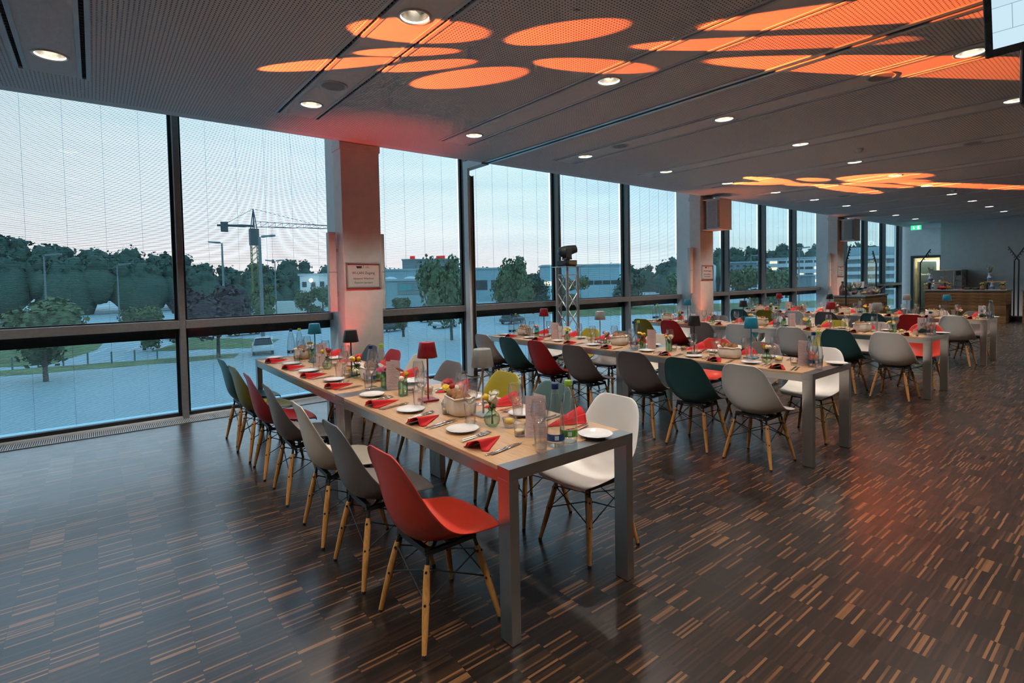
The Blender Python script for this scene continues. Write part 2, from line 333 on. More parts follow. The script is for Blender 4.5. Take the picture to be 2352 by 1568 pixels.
def part(name, me, parent, loc=None, rot=None, kind=None, label=None):
    o = link(bpy.data.objects.new(name, me), parent)
    if loc: o.location = loc
    if rot: o.rotation_euler = rot
    if kind: o['kind'] = kind
    if label: o['label'] = label
    return o
def tag(o, label, cat, group=None, kind=None):
    if label: o['label'] = label
    if cat: o['category'] = cat
    if group: o['group'] = group
    if kind: o['kind'] = kind
    return o
def thing(name, label, cat, loc=(0, 0, 0), rz=0, group=None):
    o = link(bpy.data.objects.new(name, None)); o.empty_display_size = .05; o.location = loc; o.rotation_euler = (0, 0, rz)
    return tag(o, label, cat, group)
def single(name, me, label, cat, loc=(0, 0, 0), rot=(0, 0, 0), group=None, kind=None):
    o = link(bpy.data.objects.new(name, me)); o.location = loc; o.rotation_euler = rot if isinstance(rot, tuple) else (0, 0, rot)
    return tag(o, label, cat, group, kind)
def struct(name, me=None, parent=None, loc=None):
    o = link(bpy.data.objects.new(name, me), parent)
    if loc: o.location = loc
    if parent is None: o['kind'] = 'structure'
    return o
def inst(tpl, root):
    for t in tpl:
        o = part(t[0], t[1], root)
        for c in (t[2] if len(t) > 2 else ()): part(c[0], c[1], o)
    return root
def bake(me, *mods):
    o = bpy.data.objects.new('tmp', me); col.objects.link(o)
    for typ, kw in mods:
        m = o.modifiers.new(typ, typ)
        for a, b in kw.items(): setattr(m, a, b)
    dg = bpy.context.evaluated_depsgraph_get(); r_ = bpy.data.meshes.new_from_object(o.evaluated_get(dg)); r_.name = me.name
    bpy.data.objects.remove(o, do_unlink=True); return r_
def text_mesh(body, size, mat, align='CENTER', shear=0, extr=.0006):
    c = bpy.data.curves.new('txt', 'FONT'); c.body = body; c.size = size; c.align_x = align; c.align_y = 'CENTER'; c.extrude = extr; c.shear = shear; c.resolution_u = 3
    o = bpy.data.objects.new('tmp', c); col.objects.link(o); dg = bpy.context.evaluated_depsgraph_get()
    me = bpy.data.meshes.new_from_object(o.evaluated_get(dg)); bpy.data.objects.remove(o, do_unlink=True); bpy.data.curves.remove(c)
    me.materials.clear(); me.materials.append(M[mat]); return me
ORD = ['first', 'second', 'third', 'fourth', 'fifth', 'sixth', 'seventh', 'eighth', 'ninth', 'tenth', 'eleventh', 'twelfth', 'thirteenth', 'fourteenth', 'fifteenth', 'sixteenth', 'seventeenth', 'eighteenth', 'nineteenth', 'twentieth']
# ================================================================== the room shell
ZC = 3.336
XL, XR, YB = -6.0, 26.7, -7.0
struct('floor', MB().box(XL, XR + 2.6, YB, 7.30, -.3, 0).mesh('floor', 'floor'))

# --- glazed wall: bays between mullions; each window holds two panes, a rail, an outside louvre screen and its cords
MX = [-5.15, -3.17, -1.19, .785, 2.77, 4.755, 6.785, 8.78, 10.80, 12.73, 14.67, 16.57, 18.53, 20.5, 22.45, 24.4, 26.4]
for i in range(len(MX) - 1):
    a, b = MX[i], MX[i + 1]; win = struct('window_%d' % (i + 1))
    part('pane', MB().box(a + .03, b - .03, 7.236, 7.244, .06, 1.05).mesh('lower_pane', 'glass'), win)
    part('pane', MB().box(a + .03, b - .03, 7.236, 7.244, 1.14, 3.74).mesh('upper_pane', 'glass'), win)
    part('rail', MB().bbox(a + .03, b - .03, 7.09, 7.27, 1.048, 1.142, .004).mesh('rail', 'frame'), win)
    part('ledge', MB().box(a + .03, b - .03, 7.27, 7.36, .93, 1.048).mesh('ledge', 'blind_box'), win)
    g = MB()
    for x0, x1 in ((a + .03, a + .062), (b - .062, b - .03)): g.box(x0, x1, 7.215, 7.262, .06, 1.048).box(x0, x1, 7.215, 7.262, 1.142, 3.74)
    g.box(a + .06, b - .06, 7.215, 7.262, 1.142, 1.156).box(a + .03, b - .03, 7.20, 7.27, 0, .06)
    part('gasket', g.mesh('gasket', 'black'), win)
    s = MB(); z = .075
    while z < 3.72:
        if not .925 < z < 1.05: s.box(a + .035, b - .035, 7.336, 7.340, z, z + .0044)
        z += .0113
    part('louvre_screen', s.mesh('louvre_screen', 'slat'), win, kind='stuff')
    c = MB(); n = 6
    for k in range(1, n):
        x = a + (b - a) * k / n; c.box(x - .001, x + .001, 7.331, 7.334, .06, 3.72)
    part('screen_cord', c.mesh('screen_cord', 'slat'), win, kind='stuff')
    part('sill', MB().bbox(a, b, 7.125, 7.20, 0, .022, .003).mesh('sill', 'white_lip'), win)
mull = MB().bbox(-.03, .03, 7.09, 7.30, 0, 3.74, .004).mesh('mullion', 'frame')
for i, x in enumerate(MX):
    o = struct('trim_%d' % (i + 1), mull); o.location.x = x; o['label'] = 'bronze grey window mullion'
# --- floor convector grating along the windows
gr = struct('trim_40'); gr['label'] = 'floor grating along the windows'
part('channel', MB().box(XL, XR, 6.885, 7.122, .0005, .002).mesh('channel', 'slot'), gr)
part('edge_strip', MB().box(XL, XR, 6.872, 6.885, 0, .008).mesh('edge_strip', 'alu'), gr)
g = MB(); x = XL + .01
while x < XR: g.box(x, x + .0085, 6.886, 7.12, .002, .008); x += .0172
part('grating_bar', g.mesh('grating_bar', 'white_lip'), gr, kind='stuff')

# --- walls
struct('wall_left', MB().box(XL - .2, XL, YB, 7.4, 0, 3.9).mesh('wall_left', 'wall'))
struct('wall_back', MB().box(XL, XR, YB - .2, YB, 0, 3.9).mesh('wall_back', 'wall'))
struct('wall_bar', MB().box(24.3, 24.5, YB, 5.35, 0, 3.9).mesh('wall_bar', 'wall'))
struct('wall_niche', MB().box(24.5, 28.9, 5.15, 5.35, 0, 3.9).mesh('wall_niche', 'wall'))
struct('baseboard_bar', MB().box(24.275, 24.3, YB, 5.35, 0, .09).mesh('baseboard_bar', 'wall'))
dw = MB(); D0, D1, DZ = 5.80, 6.86, 2.24
dw.box(26.7, 26.85, D1, 7.45, 0, 3.9).box(26.7, 26.85, 5.35, D0, 0, 3.9).box(26.7, 26.85, D0, D1, DZ, 3.9)
struct('wall_far', dw.mesh('wall_far', 'wall'))
d1 = struct('door_1')
fr = MB().box(26.66, 26.88, D0, D0 + .1, 0, DZ).box(26.66, 26.88, D1 - .1, D1, 0, DZ).box(26.66, 26.88, D0 + .1, D1 - .1, DZ - .1, DZ).box(26.7, 26.86, D0 + .1, D1 - .1, 0, .08)
part('frame', fr.mesh('frame', 'door_frame'), d1)
part('pane', MB().box(26.76, 26.765, D0 + .1, D1 - .1, .08, DZ - .1).mesh('pane', 'glass'), d1)
rm = MB().box(28.7, 28.9, 5.35, 7.45, 0, 3.0).box(26.85, 28.9, 7.25, 7.45, 0, 3.0).box(26.85, 28.9, 5.35, 7.45, 2.6, 2.7)
struct('wall_backroom', rm.mesh('wall_backroom', plain('warm_wall', (.75, .66, .46), .7, var=.03)))
bl = bpy.data.lights.new('backroom_lamp', 'AREA'); bl.size = .6; bl.energy = 26; bl.color = (1, .86, .6)
bo = link(bpy.data.objects.new('backroom_lamp', bl)); bo.location = (27.25, 6.3, 2.55)

# --- ceiling: perforated panels, plain light strips, air slots, recessed window edge
cl = struct('ceiling')
part('upper_deck', MB().box(XL, XR + .2, YB, 7.45, 3.75, 3.9).mesh('upper_deck', 'wall'), cl)
part('edge_fascia', MB().box(XL, XR, 6.585, 6.60, ZC, 3.75).mesh('edge_fascia', 'ceil_plain'), cl)
SX = [-.2 + 1.98 * i for i in range(-2, 14)]
LY = [5.43, 3.25, 1.08, -1.10, -3.28]
YE = 5.88
part('perforated_panel', MB().box(XL, XR, YE, 6.585, ZC, ZC + .02).mesh('perforated_panel', 'perf'), cl)
edges = [XL] + [v for c in SX for v in (c - .242, c + .242)] + [XR]
for i in range(0, len(edges), 2):
    part('perforated_panel', MB().box(edges[i], edges[i + 1], YB, YE, ZC, ZC + .02).mesh('perforated_panel', 'perf'), cl)
RD = .098
lip = MB(); slot = MB()
for s_ in (-1, 1):
    for a, b in ((.014, .042), (-.042, -.014)):
        x0, x1 = sorted((s_ * .2 + a, s_ * .2 + b)); lip.box(x0, x1, YB, YE, ZC - .005, ZC + .03)
    slot.box(s_ * .2 - .014, s_ * .2 + .014, YB, YE, ZC + .028, ZC + .034)
    lip.box(s_ * .2 - .042, s_ * .2 + .042, YE - .012, YE, ZC - .004, ZC + .025)
lip_me = lip.mesh('slot_lip', 'white_lip'); slot_me = slot.mesh('slot_channel', 'slot')
fin = MB(); y = -.5
while y < YE: fin.box(-.214, -.186, y, y + .004, ZC + .006, ZC + .026).box(.186, .214, y, y + .004, ZC + .006, ZC + .026); y += .05
fin_me = fin.mesh('slot_fin', plain('slot_fin', (.10, .12, .13), .5))
hp = MB(); prev = YB; hw = .158
for y in sorted(LY):
    hp.add([(-hw, prev, ZC), (hw, prev, ZC), (hw, y - hw, ZC), (-hw, y - hw, ZC)], [(3, 2, 1, 0)])
    n = 32; ring = []; sq = []
    for j in range(n):
        t = 2 * math.pi * (j + .5) / n; c_, s_ = math.cos(t), math.sin(t); k = hw / max(abs(c_), abs(s_))
        ring.append((RD * c_, y + RD * s_, ZC)); sq.append((k * c_, y + k * s_, ZC))
    hp.add(ring + sq, [(j, n + j, n + (j + 1) % n, (j + 1) % n)[::-1] for j in range(n)])
    for cx_, cy_ in ((1, 1), (-1, 1), (-1, -1), (1, -1)):      # square corners cut by the ring polygon
        js = sorted(range(n), key=lambda j: (sq[j][0] - cx_ * hw) ** 2 + (sq[j][1] - y - cy_ * hw) ** 2)[:2]
        hp.add([sq[js[0]], sq[js[1]], (cx_ * hw, y + cy_ * hw, ZC)], [(0, 1, 2)])
    prev = y + hw
hp.add([(-hw, prev, ZC), (hw, prev, ZC), (hw, YE, ZC), (-hw, YE, ZC)], [(3, 2, 1, 0)])
strip_me = hp.mesh('light_strip', 'ceil_plain')
for c in SX:
    part('light_strip', strip_me, cl, (c, 0, 0)); part('slot_lip', lip_me, cl, (c, 0, 0)); part('slot_channel', slot_me, cl, (c, 0, 0)); part('slot_fin', fin_me, cl, (c, 0, 0), kind='stuff')
tr = struct('trim_41'); tr['label'] = 'aluminium partition track across the ceiling'
part('track_rail', MB().box(4.69, 4.735, YB, 6.6, ZC - .012, ZC + .002).box(4.785, 4.83, YB, 6.6, ZC - .012, ZC + .002).mesh('track_rail', 'alu'), tr)
part('track_slot', MB().box(4.735, 4.785, YB, 6.6, ZC - .003, ZC + .001).mesh('track_slot', 'slot'), tr)

# --- recessed downlights
ring_me = MB().lathe([(.118, 0), (.118, -.006), (.104, -.008), (.096, -.004), (.096, .004)], 32, (0, 0, 0)).mesh('trim_ring', plain('ring_white', (.72, .72, .70), .4, var=.02))
bowl_me = MB().lathe([(.096, .0), (.092, .03), (.08, .07), (.062, .105), (.05, .115)], 32).mesh('reflector', 'refl')
glow_me = MB().disc((0, 0, .112), .052, 24, False).mesh('lamp_disc', 'lamp_glow')
rim_me = MB().lathe([(.0955, .001), (.093, .012)], 32).mesh('glow_rim', 'lamp_glow')
bar_me = MB().obox((0, 0, .06), (.17, .014, .012), (0, 0, .5)).mesh('lamp_bracket', plain('lamp_bracket', (.25, .24, .22), .4))
sp = bpy.data.lights.new('downlight_beam', 'SPOT'); sp.energy = DOWN_W; sp.color = (1.0, .93, .83); sp.spot_size = R(106); sp.spot_blend = .55; sp.shadow_soft_size = .09
YN = ['window-side', 'second-line', 'third-line', 'fourth-line', 'back-line']
for j, y in enumerate(LY):
    for i, c in enumerate(SX):
        if c > 22 and y > 0: continue  # end strips: only unseen lamps remain, added for their bounce off the bar wall
        t = thing('ceiling_downlight', 'round recessed downlight, %s, %s ceiling strip counted from the screen' % (YN[j], ORD[i]), 'downlight', (c, y, ZC), 0, 'recessed ceiling downlights')
        part('trim_ring', ring_me, t); part('reflector', bowl_me, t); part('lamp_disc', glow_me, t); part('glow_rim', rim_me, t); part('lamp_bracket', bar_me, t)
        l_ = link(bpy.data.objects.new('beam', sp), t); l_.location = (0, 0, -.012)
# --- flush ceiling loudspeakers and smoke detectors
spk_r = MB().lathe([(.125, 0), (.125, -.006), (.11, -.008), (.1, -.004)], 32).mesh('ring', 'white_lip'); spk_g = MB().disc((0, 0, -.004), .1, 32, False).mesh('grille', 'grille')
for k, (x, y, n_) in enumerate([(1.78, 4.80, 'above the front table row'), (5.74, 1.71, 'beside the hanging screen'), (5.70, 4.74, 'above the second table row'), (9.75, 1.80, 'above the third table row'), (13.66, 4.8, 'above the rear table row')]):
    t = thing('ceiling_loudspeaker', 'flush round grey ceiling loudspeaker ' + n_, 'loudspeaker', (x, y, ZC), 0, 'flush ceiling loudspeakers'); part('ring', spk_r, t); part('grille', spk_g, t)
smk = MB().lathe([(.05, 0), (.052, -.012), (.042, -.02), (.042, -.034), (.03, -.046), (.001, -.048)], 20).mesh('smoke_detector', 'white_lip')
for x, y, n_ in [(8.75, 2.87, 'over the third table row'), (14.85, 3.05, 'over the rear table row')]:
    single('smoke_detector', smk, 'small white smoke detector on ceiling ' + n_, 'smoke detector', (x, y, ZC), 0, 'ceiling smoke detectors')
# ================================================================== shell chairs (front towards local +Y, origin on the floor)
def catmull(P, n):
    out = []; k = len(P) - 1
    for i in range(n + 1):
        u = i / n * k; j = min(int(u), k - 1); t = u - j
        p = [P[max(j - 1, 0)], P[j], P[j + 1], P[min(j + 2, k)]]
        out.append(tuple(.5 * (2 * b + (c - a) * t + (2 * a - 5 * b + 4 * c - d) * t * t + (3 * b - a - 3 * c + d) * t ** 3) for a, b, c, d in zip(*p)))
    return out
def chair_shell():
    # centre line (y, z), edge line (y, z), half width
    prof = [(.240, .408, .222, .405, .165), (.229, .430, .208, .428, .198), (.182, .432, .170, .438, .217), (.105, .420, .110, .446, .224), (.02, .405, .045, .458, .231), (-.07, .400, -.015, .474, .235), (-.145, .418, -.065, .500, .237),
            (-.192, .465, -.105, .535, .237), (-.215, .530, -.140, .578, .234), (-.230, .605, -.175, .632, .220), (-.243, .685, -.208, .696, .203), (-.256, .755, -.238, .758, .180), (-.266, .802, -.258, .803, .147), (-.271, .824, -.268, .824, .104)]
    P = []
    for y, z, ye, ze, hw_ in catmull(prof, 32):
        row = []
        for j in range(17):
            s = -1 + 2 * j / 16; q = abs(s) ** 2.3; o = max(0, (abs(s) - .88) / .12) ** 2 * .008      # rim rolls outwards
            row.append((hw_ * s + (o if s > 0 else -o) * .6, y + (ye - y) * q - o * .6, z + (ze - z) * q - o * .4))
        P.append(row)
    me = MB().grid(P).mesh('chair_shell')
    return bake(me, ('SOLIDIFY', dict(thickness=.007, offset=0)), ('SUBSURF', dict(levels=1, render_levels=1)))
shell0 = chair_shell()
for p in shell0.polygons: p.use_smooth = True
SHELL = {}
for k in CHAIR:
    m_ = shell0.copy(); m_.materials.clear(); m_.materials.append(M['chair_' + k]); SHELL[k] = m_
mount_me = MB().box(-.125, .125, -.018, .022, .382, .398).box(-.125, .125, .098, .122, .388, .402).box(-.125, .125, -.142, -.118, .386, .405).box(-.13, -.11, -.142, .122, .372, .388).box(.11, .13, -.142, .122, .372, .388).obox((0, 0, .378), (.34, .014, .010), (0, 0, .72)).obox((0, 0, .378), (.34, .014, .010), (0, 0, -.72)).mesh('seat_mount', 'black')
LEGT = [(.128, .112), (-.128, .112), (-.128, -.130), (.128, -.130)]; LEGB = [(.203, .195), (-.203, .195), (-.203, -.200), (.203, -.200)]
def on_leg(i, z):
    t = (.372 - z) / .372; return Vector((LEGT[i][0] + (LEGB[i][0] - LEGT[i][0]) * t, LEGT[i][1] + (LEGB[i][1] - LEGT[i][1]) * t, z))
LEG = []; BRACE = []
for i in range(4):
    g = MB().tube([on_leg(i, z) for z in (.338, .31, .22, .12, .012)], [.0115, .0145, .0165, .0145, .0105], 10)
    g.cur = 1; g.tube([on_leg(i, .375), on_leg(i, .33)], .008, 6).tube([on_leg(i, .0), on_leg(i, .014)], .0108, 8)
    LEG.append(g.mesh('leg', 'beech', 'black'))
    j = (i + 1) % 4; b = MB()
    b.tube([on_leg(i, .322), on_leg(j, .195)], .0035, 6).tube([on_leg(j, .322), on_leg(i, .195)], .0035, 6).tube([on_leg(i, .372), on_leg(j, .372)], .004, 6)
    for z in (.316, .195):                     # bolt heads
        p = on_leg(i, z); d = Vector((p.x, p.y, 0)).normalized(); n_ = Vector((d.y, -d.x, 0))
        b.tube([p - n_ * .0185, p + n_ * .0185], .0055, 8).tube([p - d * .0185, p + d * .0185], .0055, 8)
    BRACE.append(b.mesh('wire_brace', 'black'))
def chair(color, label, x, y, rz, group):
    t = thing('shell_chair', label, 'chair', (x, y, 0), rz, group)
    part('shell', SHELL[color], t); part('seat_mount', mount_me, t)
    for i in range(4): part('leg', LEG[i], t); part('wire_brace', BRACE[i], t)
    return t
# ================================================================== four rows of steel-framed tables, two tables to a row
TX = [1.309, 4.400, 7.818, 11.269]; TY = [1.690, 1.759, 1.803, 1.882]
TW, TH, LA, LB, LN, LF = .7915, .750, .049, .080, 1.911, 2.443
ROW = ['front', 'second', 'third', 'rear']
_tbl = {}
def table_meshes(L):
    if L in _tbl: return _tbl[L]
    st = 'steel'; b = .0015
    # local: x 0..TW, y 0..L
    legs = [MB().bbox(x0, x0 + LA, y0, y0 + LB, .004, TH - .05, b).mesh('leg', st) for x0 in (0, TW - LA) for y0 in (0, L - LB)]
    beam = [MB().prism([(0, TH), (TW, TH), (TW, TH - .05), (TW - LA, TH - .05), (LA, TH - .05), (0, TH - .05)], y0, y0 + LB).mesh('end_beam', st) for y0 in (0, L - LB)]
    apr = [MB().bbox(x0, x0 + .025, LB, L - LB, TH - .072, TH - .018, b).mesh('apron', st) for x0 in (.002, TW - .027)]
    foot = [MB().box(x0 + .002, x0 + LA - .002, y0 + .002, y0 + LB - .002, 0, .005).mesh('foot_pad', 'black') for x0 in (0, TW - LA) for y0 in (0, L - LB)]
    top = MB().bbox(0, TW, LB + .001, L - LB - .001, TH - .018, TH, .002).mesh('tabletop', 'oak')
    _tbl[L] = legs, beam, apr, foot, top; return _tbl[L]
for r in range(4):
    for q, (L, y0, nm) in enumerate(((LN, TY[r], 'open-floor end'), (LF, TY[r] + LN, 'window end'))):
        t = thing('dining_table', 'oak topped steel table at the %s of the %s table row' % (nm, ROW[r]), 'table', (TX[r], y0, 0), 0, 'steel framed tables set in four rows')
        legs, beam, apr, foot, top = table_meshes(L)
        part('tabletop', top, t)
        for m_ in beam: part('end_beam', m_, t)
        for m_ in apr: part('apron', m_, t)
        for m_, f_ in zip(legs, foot): l_ = part('leg', m_, t); part('foot_pad', f_, l_)
SEAT = [2.09, 2.66, 3.22, 3.99, 4.58, 5.15, 5.72]
LEFT = [['bright red', 'taupe', 'cream', 'taupe', 'red', 'olive', 'teal'], ['white', 'teal', 'taupe', 'taupe', 'red', 'teal', 'pale pink'],
        ['white', 'teal', 'light grey', 'light grey', 'taupe', 'red', 'olive'], ['white', 'red', 'teal', 'dark grey', 'light grey', 'olive', 'teal']]
RIGHT = [['white', 'light teal', 'yellow', 'taupe', 'cream', 'red', 'dark grey'], ['white', 'taupe', 'bright red', 'cream', 'taupe', 'yellow', 'white'],
         ['bright red', 'pale pink', 'yellow', 'white', 'teal', 'taupe', 'white'], ['taupe', 'cream', 'teal', 'cream', 'cream', 'bright red', 'cream']]
SIDE = ['facing the bar', 'backing the bar']
CH_X = [-.112, .795 + .105]
for r in range(4):
    for s in (0, 1):
        for k, c in enumerate((LEFT, RIGHT)[s][r]):
            x = TX[r] + CH_X[s] + rnd.uniform(-.012, .012); y = SEAT[k] + (0, .04, .05, .14)[r] + rnd.uniform(-.015, .015)
            rz = (R(-90) if s == 0 else R(90)) + rnd.uniform(-.05, .05)
            chair(c, '%s shell chair %s, %s from the open end, %s table row' % (c, SIDE[s], ORD[k], ROW[r]), x, y, rz, 'shell chairs along the %s table row' % ROW[r])
# ================================================================== place settings
def plate_mesh():
    n = 64; prof = [(.0, .006), (.050, .006), (.056, .0085), (.080, .0155), (.085, .0165), (.0845, .0185), (.079, .0175), (.056, .0115), (.049, .009), (.0, .009)]
    P = []
    for r_, z in [(.048, 0.0)] + prof[1:]:
        P.append([(r_ * (1 + (.022 * abs(math.cos(4 * t)) if r_ > .07 else 0)) * math.cos(t), r_ * (1 + (.022 * abs(math.cos(4 * t)) if r_ > .07 else 0)) * math.sin(t), z) for t in (2 * math.pi * j / n for j in range(n))])
    g = MB().grid(P, True, True); g.disc((0, 0, .009), .0005, 3); g.disc((0, 0, 0), .048, 32, False)
    return g.mesh('plate', 'porcelain')
def napkin_mesh(h):
    # rolled cone of cloth: tip towards +X, open wavy end at -X
    P = []; nt_, ns = 9, 29
    for i in range(nt_ + 1):
        t = i / nt_; x = .13 - .245 * t; row = []
        for j in range(ns):
            s = -1 + 2 * j / (ns - 1)
            y = .070 * s * (t * .96 + .04) + .010 * t * math.sin(2 * math.pi * s) - .012 * t
            a = max(0, math.cos((s + .18) * math.pi * .5 / .52)) if abs(s + .18) < .52 else 0
            b = max(0, math.cos((s - .60) * math.pi * .5 / .30)) if abs(s - .60) < .30 else 0
            z = .0025 + (h * a ** .8 + h * .62 * b ** .8) * t
            row.append((x + .02 * t * (abs(s) ** 2), y, z))
        P.append(row)
    me = MB().grid(P).mesh('napkin', 'napkin')
    return bake(me, ('SOLIDIFY', dict(thickness=.0022, offset=1)))
def fork_mesh(L):
    g = MB(); z = lambda u: .002 + .012 * max(0, (u - .55)) ** 1.2 * (1 if u < .8 else 1) + .004 * (1 - u)
    pts = [(u, .0055 - .002 * min(1, u * 2.2) if u < .6 else .0035) for u in (0, .1, .3, .5, .62)]
    g.grid([[(-L / 2 + u * L, s * w_, z(u) + (.0012 if abs(s) < .5 else 0)) for s in (-1, -.4, .4, 1)] for u, w_ in pts] )
    g.grid([[(-L / 2 + u * L, s * w_, z(u)) for s in (-1, 0, 1)] for u, w_ in ((.62, .0035), (.68, .009), (.76, .011), (.80, .011))])
    for k in range(4):
        y = -.009 + k * .006
        g.grid([[(-L / 2 + u * L, y + s * w_, z(u)) for s in (-1, 1)] for u, w_ in ((.80, .0021), (.92, .0018), (1.0, .0010))])
    return bake(g.mesh('fork', 'chrome'), ('SOLIDIFY', dict(thickness=.0018, offset=0)))
def knife_mesh(L):
    g = MB(); g.grid([[(-L / 2 + u * L, s * w_, .0045 if abs(s) < .5 else .003) for s in (-1, -.4, .4, 1)] for u, w_ in ((0, .0045), (.02, .006), (.3, .0058), (.5, .0048), (.54, .004))])
    g.grid([[(-L / 2 + u * L, -.004 + w_ * s, .0035) for s in (0, 1)] for u, w_ in ((.54, .007), (.58, .013), (.85, .014), (.96, .009), (1, .002))])
    return bake(g.mesh('knife', 'chrome'), ('SOLIDIFY', dict(thickness=.0024, offset=0)))
plate_me = plate_mesh(); nap_me = [napkin_mesh(.046), napkin_mesh(.070)]
fork_me = [fork_mesh(.205), fork_mesh(.185)]; knife_me = [knife_mesh(.225), knife_mesh(.205)]
wine_me = MB().lathe([(.001, .004), (.020, .0035), (.034, .0015), (.0345, .0005), (.034, .0025), (.018, .006), (.006, .012), (.004, .03), (.0036, .07), (.0042, .095), (.012, .101), (.028, .118), (.040, .140), (.0425, .155), (.040, .18), (.0345, .208), (.0335, .215), (.0328, .215), (.0335, .208), (.039, .18), (.0415, .155), (.039, .141), (.027, .119), (.011, .103), (.0005, .102)], 28).mesh('wine_glass', 'wine')
tumb_me = MB().lathe([(.001, .0), (.024, 0), (.0255, .002), (.0275, .03), (.031, .08), (.0345, .118), (.0352, .122), (.0342, .122), (.0335, .118), (.030, .08), (.0262, .03), (.0235, .014), (.001, .012)], 24).mesh('water_tumbler', 'wine')
def seat_phrase(r, s, k): return '%s %s seat from the open end, %s table row' % (ORD[k], ('bar-facing', 'bar-backed')[s], ROW[r])
for r in range(4):
    for s in (0, 1):
        for k in range(7):
            y0 = SEAT[k] - .05 + (TY[r] - 1.69) * .6; d = 1 if s == 0 else -1; e = TX[r] if s == 0 else TX[r] + TW; z = TH + .0005
            ph = seat_phrase(r, s, k); j = lambda a=.008: rnd.uniform(-a, a)
            P_ = lambda dx, dy: (e + d * dx + j(), y0 + d * dy + j(), z)
            rot = 0 if s == 0 else math.pi
            gsfx = ' on the %s table row' % ROW[r]
            single('bread_plate', plate_me, 'white bread plate at ' + ph, 'plate', P_(.172, .262), rnd.uniform(0, 6), 'bread plates' + gsfx)
            single('cloth_napkin', nap_me[s], 'folded red napkin at ' + ph, 'napkin', P_(.125, 0), rot + R(16) * d + j(.12), 'red napkins' + gsfx)
            single('fork', fork_me[0], 'dinner fork at ' + ph, 'fork', P_(.150, .108), rot + R(12) + j(.06), 'forks' + gsfx)
            single('fork', fork_me[1], 'shorter starter fork at ' + ph, 'fork', P_(.165, .136), rot + R(12) + j(.06), 'forks' + gsfx)
            single('table_knife', knife_me[0], 'dinner knife at ' + ph, 'knife', P_(.150, -.118), rot + R(11) + j(.05), 'knives' + gsfx)
            single('table_knife', knife_me[1], 'shorter starter knife at ' + ph, 'knife', P_(.155, -.140), rot + R(11) + j(.05), 'knives' + gsfx)
            single('wine_glass', wine_me, 'stemmed wine glass at ' + ph, 'wine glass', P_(.305, -.195), 0, 'wine glasses' + gsfx)
            single('water_tumbler', tumb_me, 'clear water tumbler at ' + ph, 'tumbler', P_(.245, -.262), 0, 'water tumblers' + gsfx)

# ================================================================== things down the middle of each row
BP = [(.030, .0), (.041, .003), (.0425, .012), (.0425, .095), (.0405, .13), (.033, .185), (.024, .232), (.0165, .262), (.0145, .272), (.0145, .292)]
bottle_me = MB().lathe(BP, 32).disc((0, 0, .0005), .03, 32, False).mesh('bottle_glass', 'bottle')
wat_me = MB().lathe([(max(.001, r_ - .0022), z + .002) for r_, z in BP if z < .25] + [(.0175, .246), (.001, .246)], 28).mesh('mineral_water', 'water')
ring_lbl = lambda z0, z1, a0, a1, rr, mat, nm: MB().grid([[(rr * math.cos(a), rr * math.sin(a), z) for a in [a0 + (a1 - a0) * i / 18 for i in range(19)]] for z in (z0, z1)]).mesh(nm, mat)
capm = {c: MB().lathe([(.016, .268), (.0168, .270), (.0168, .292), (.0155, .2955), (.001, .2958)], 24, ribs=24, rib=.015).mesh('screw_cap', 'cap_' + c) for c in ('blue', 'green')}
lblm = {c: ring_lbl(.030, .062, -4.1, -.4, .0430, 'lbl_' + c, 'paper_label') for c in ('blue', 'green')}
prtm = ring_lbl(.036, .056, -2.05, -1.6, .0433, 'lbl_white', 'label_print')
def bottle(c, x, y, label, rz):
    t = thing('water_bottle', label, 'bottle', (x, y, TH + .0005), rz, 'mineral water bottles')
    part('bottle_glass', bottle_me, t); part('mineral_water', wat_me, t); part('screw_cap', capm[c], t); l_ = part('paper_label', lblm[c], t); part('label_print', prtm, l_)
LAMPM = {}
for c in LAMPC:
    m_ = 'lamp_' + c
    LAMPM[c] = [('base', MB().bbox(-.055, .055, -.055, .055, 0, .012, .004).mesh('base', m_)), ('pole', MB().tube([(0, 0, .012), (0, 0, .30)], .0058, 12).mesh('pole', m_)),
                ('shade', MB().lathe([(.066, .285), (.0665, .2855), (.051, .383), (.049, .387), (.001, .387), (.001, .381), (.046, .381), (.0635, .286)], 40).mesh('shade', m_)),
                ('diffuser', MB().lathe([(.001, .30), (.055, .30), (.055, .303), (.001, .303)], 24).mesh('diffuser', 'lamp_lens'))]
def table_lamp(c, x, y, label, rz):
    inst(LAMPM[c], thing('table_lamp', label, 'lamp', (x, y, TH + .0005), rz, 'cordless table lamps'))
def bag_mesh(seed):
    # soft square bag with a rolled rim: rounded-square rings
    P = []; n = 40; prof = [(.02, .001, 0), (.085, .002, 0), (.098, .012, .3), (.103, .05, .6), (.098, .085, .9), (.094, .10, 1), (.10, .112, 1.1), (.103, .103, 1), (.098, .098, 1), (.091, .104, 1), (.088, .09, .8), (.088, .03, .4)]
    for r_, z, wv in prof:
        row = []
        for j in range(n):
            t = 2 * math.pi * j / n; q = 1 / (abs(math.cos(t)) ** 3.2 + abs(math.sin(t)) ** 3.2) ** (1 / 3.2)
            w_ = 1 + .20 * wv * noise.noise(Vector((math.cos(t) * 2.6, math.sin(t) * 2.6, z * 22 + seed * 5))) + .07 * wv * noise.noise(Vector((math.cos(t) * 8, math.sin(t) * 8, z * 9 + seed)))
            row.append((r_ * q * w_ * .74 * math.cos(t), r_ * q * w_ * math.sin(t), z + .022 * wv * noise.noise(Vector((math.cos(t) * 1.3, math.sin(t) * 1.3, seed * 9.1))) * (z > .06)))
        P.append(row)
    return MB().grid(P, True, True).disc((0, 0, .03), .07, 16).mesh('linen_bag', 'linen')
bags = [bag_mesh(i) for i in range(3)]
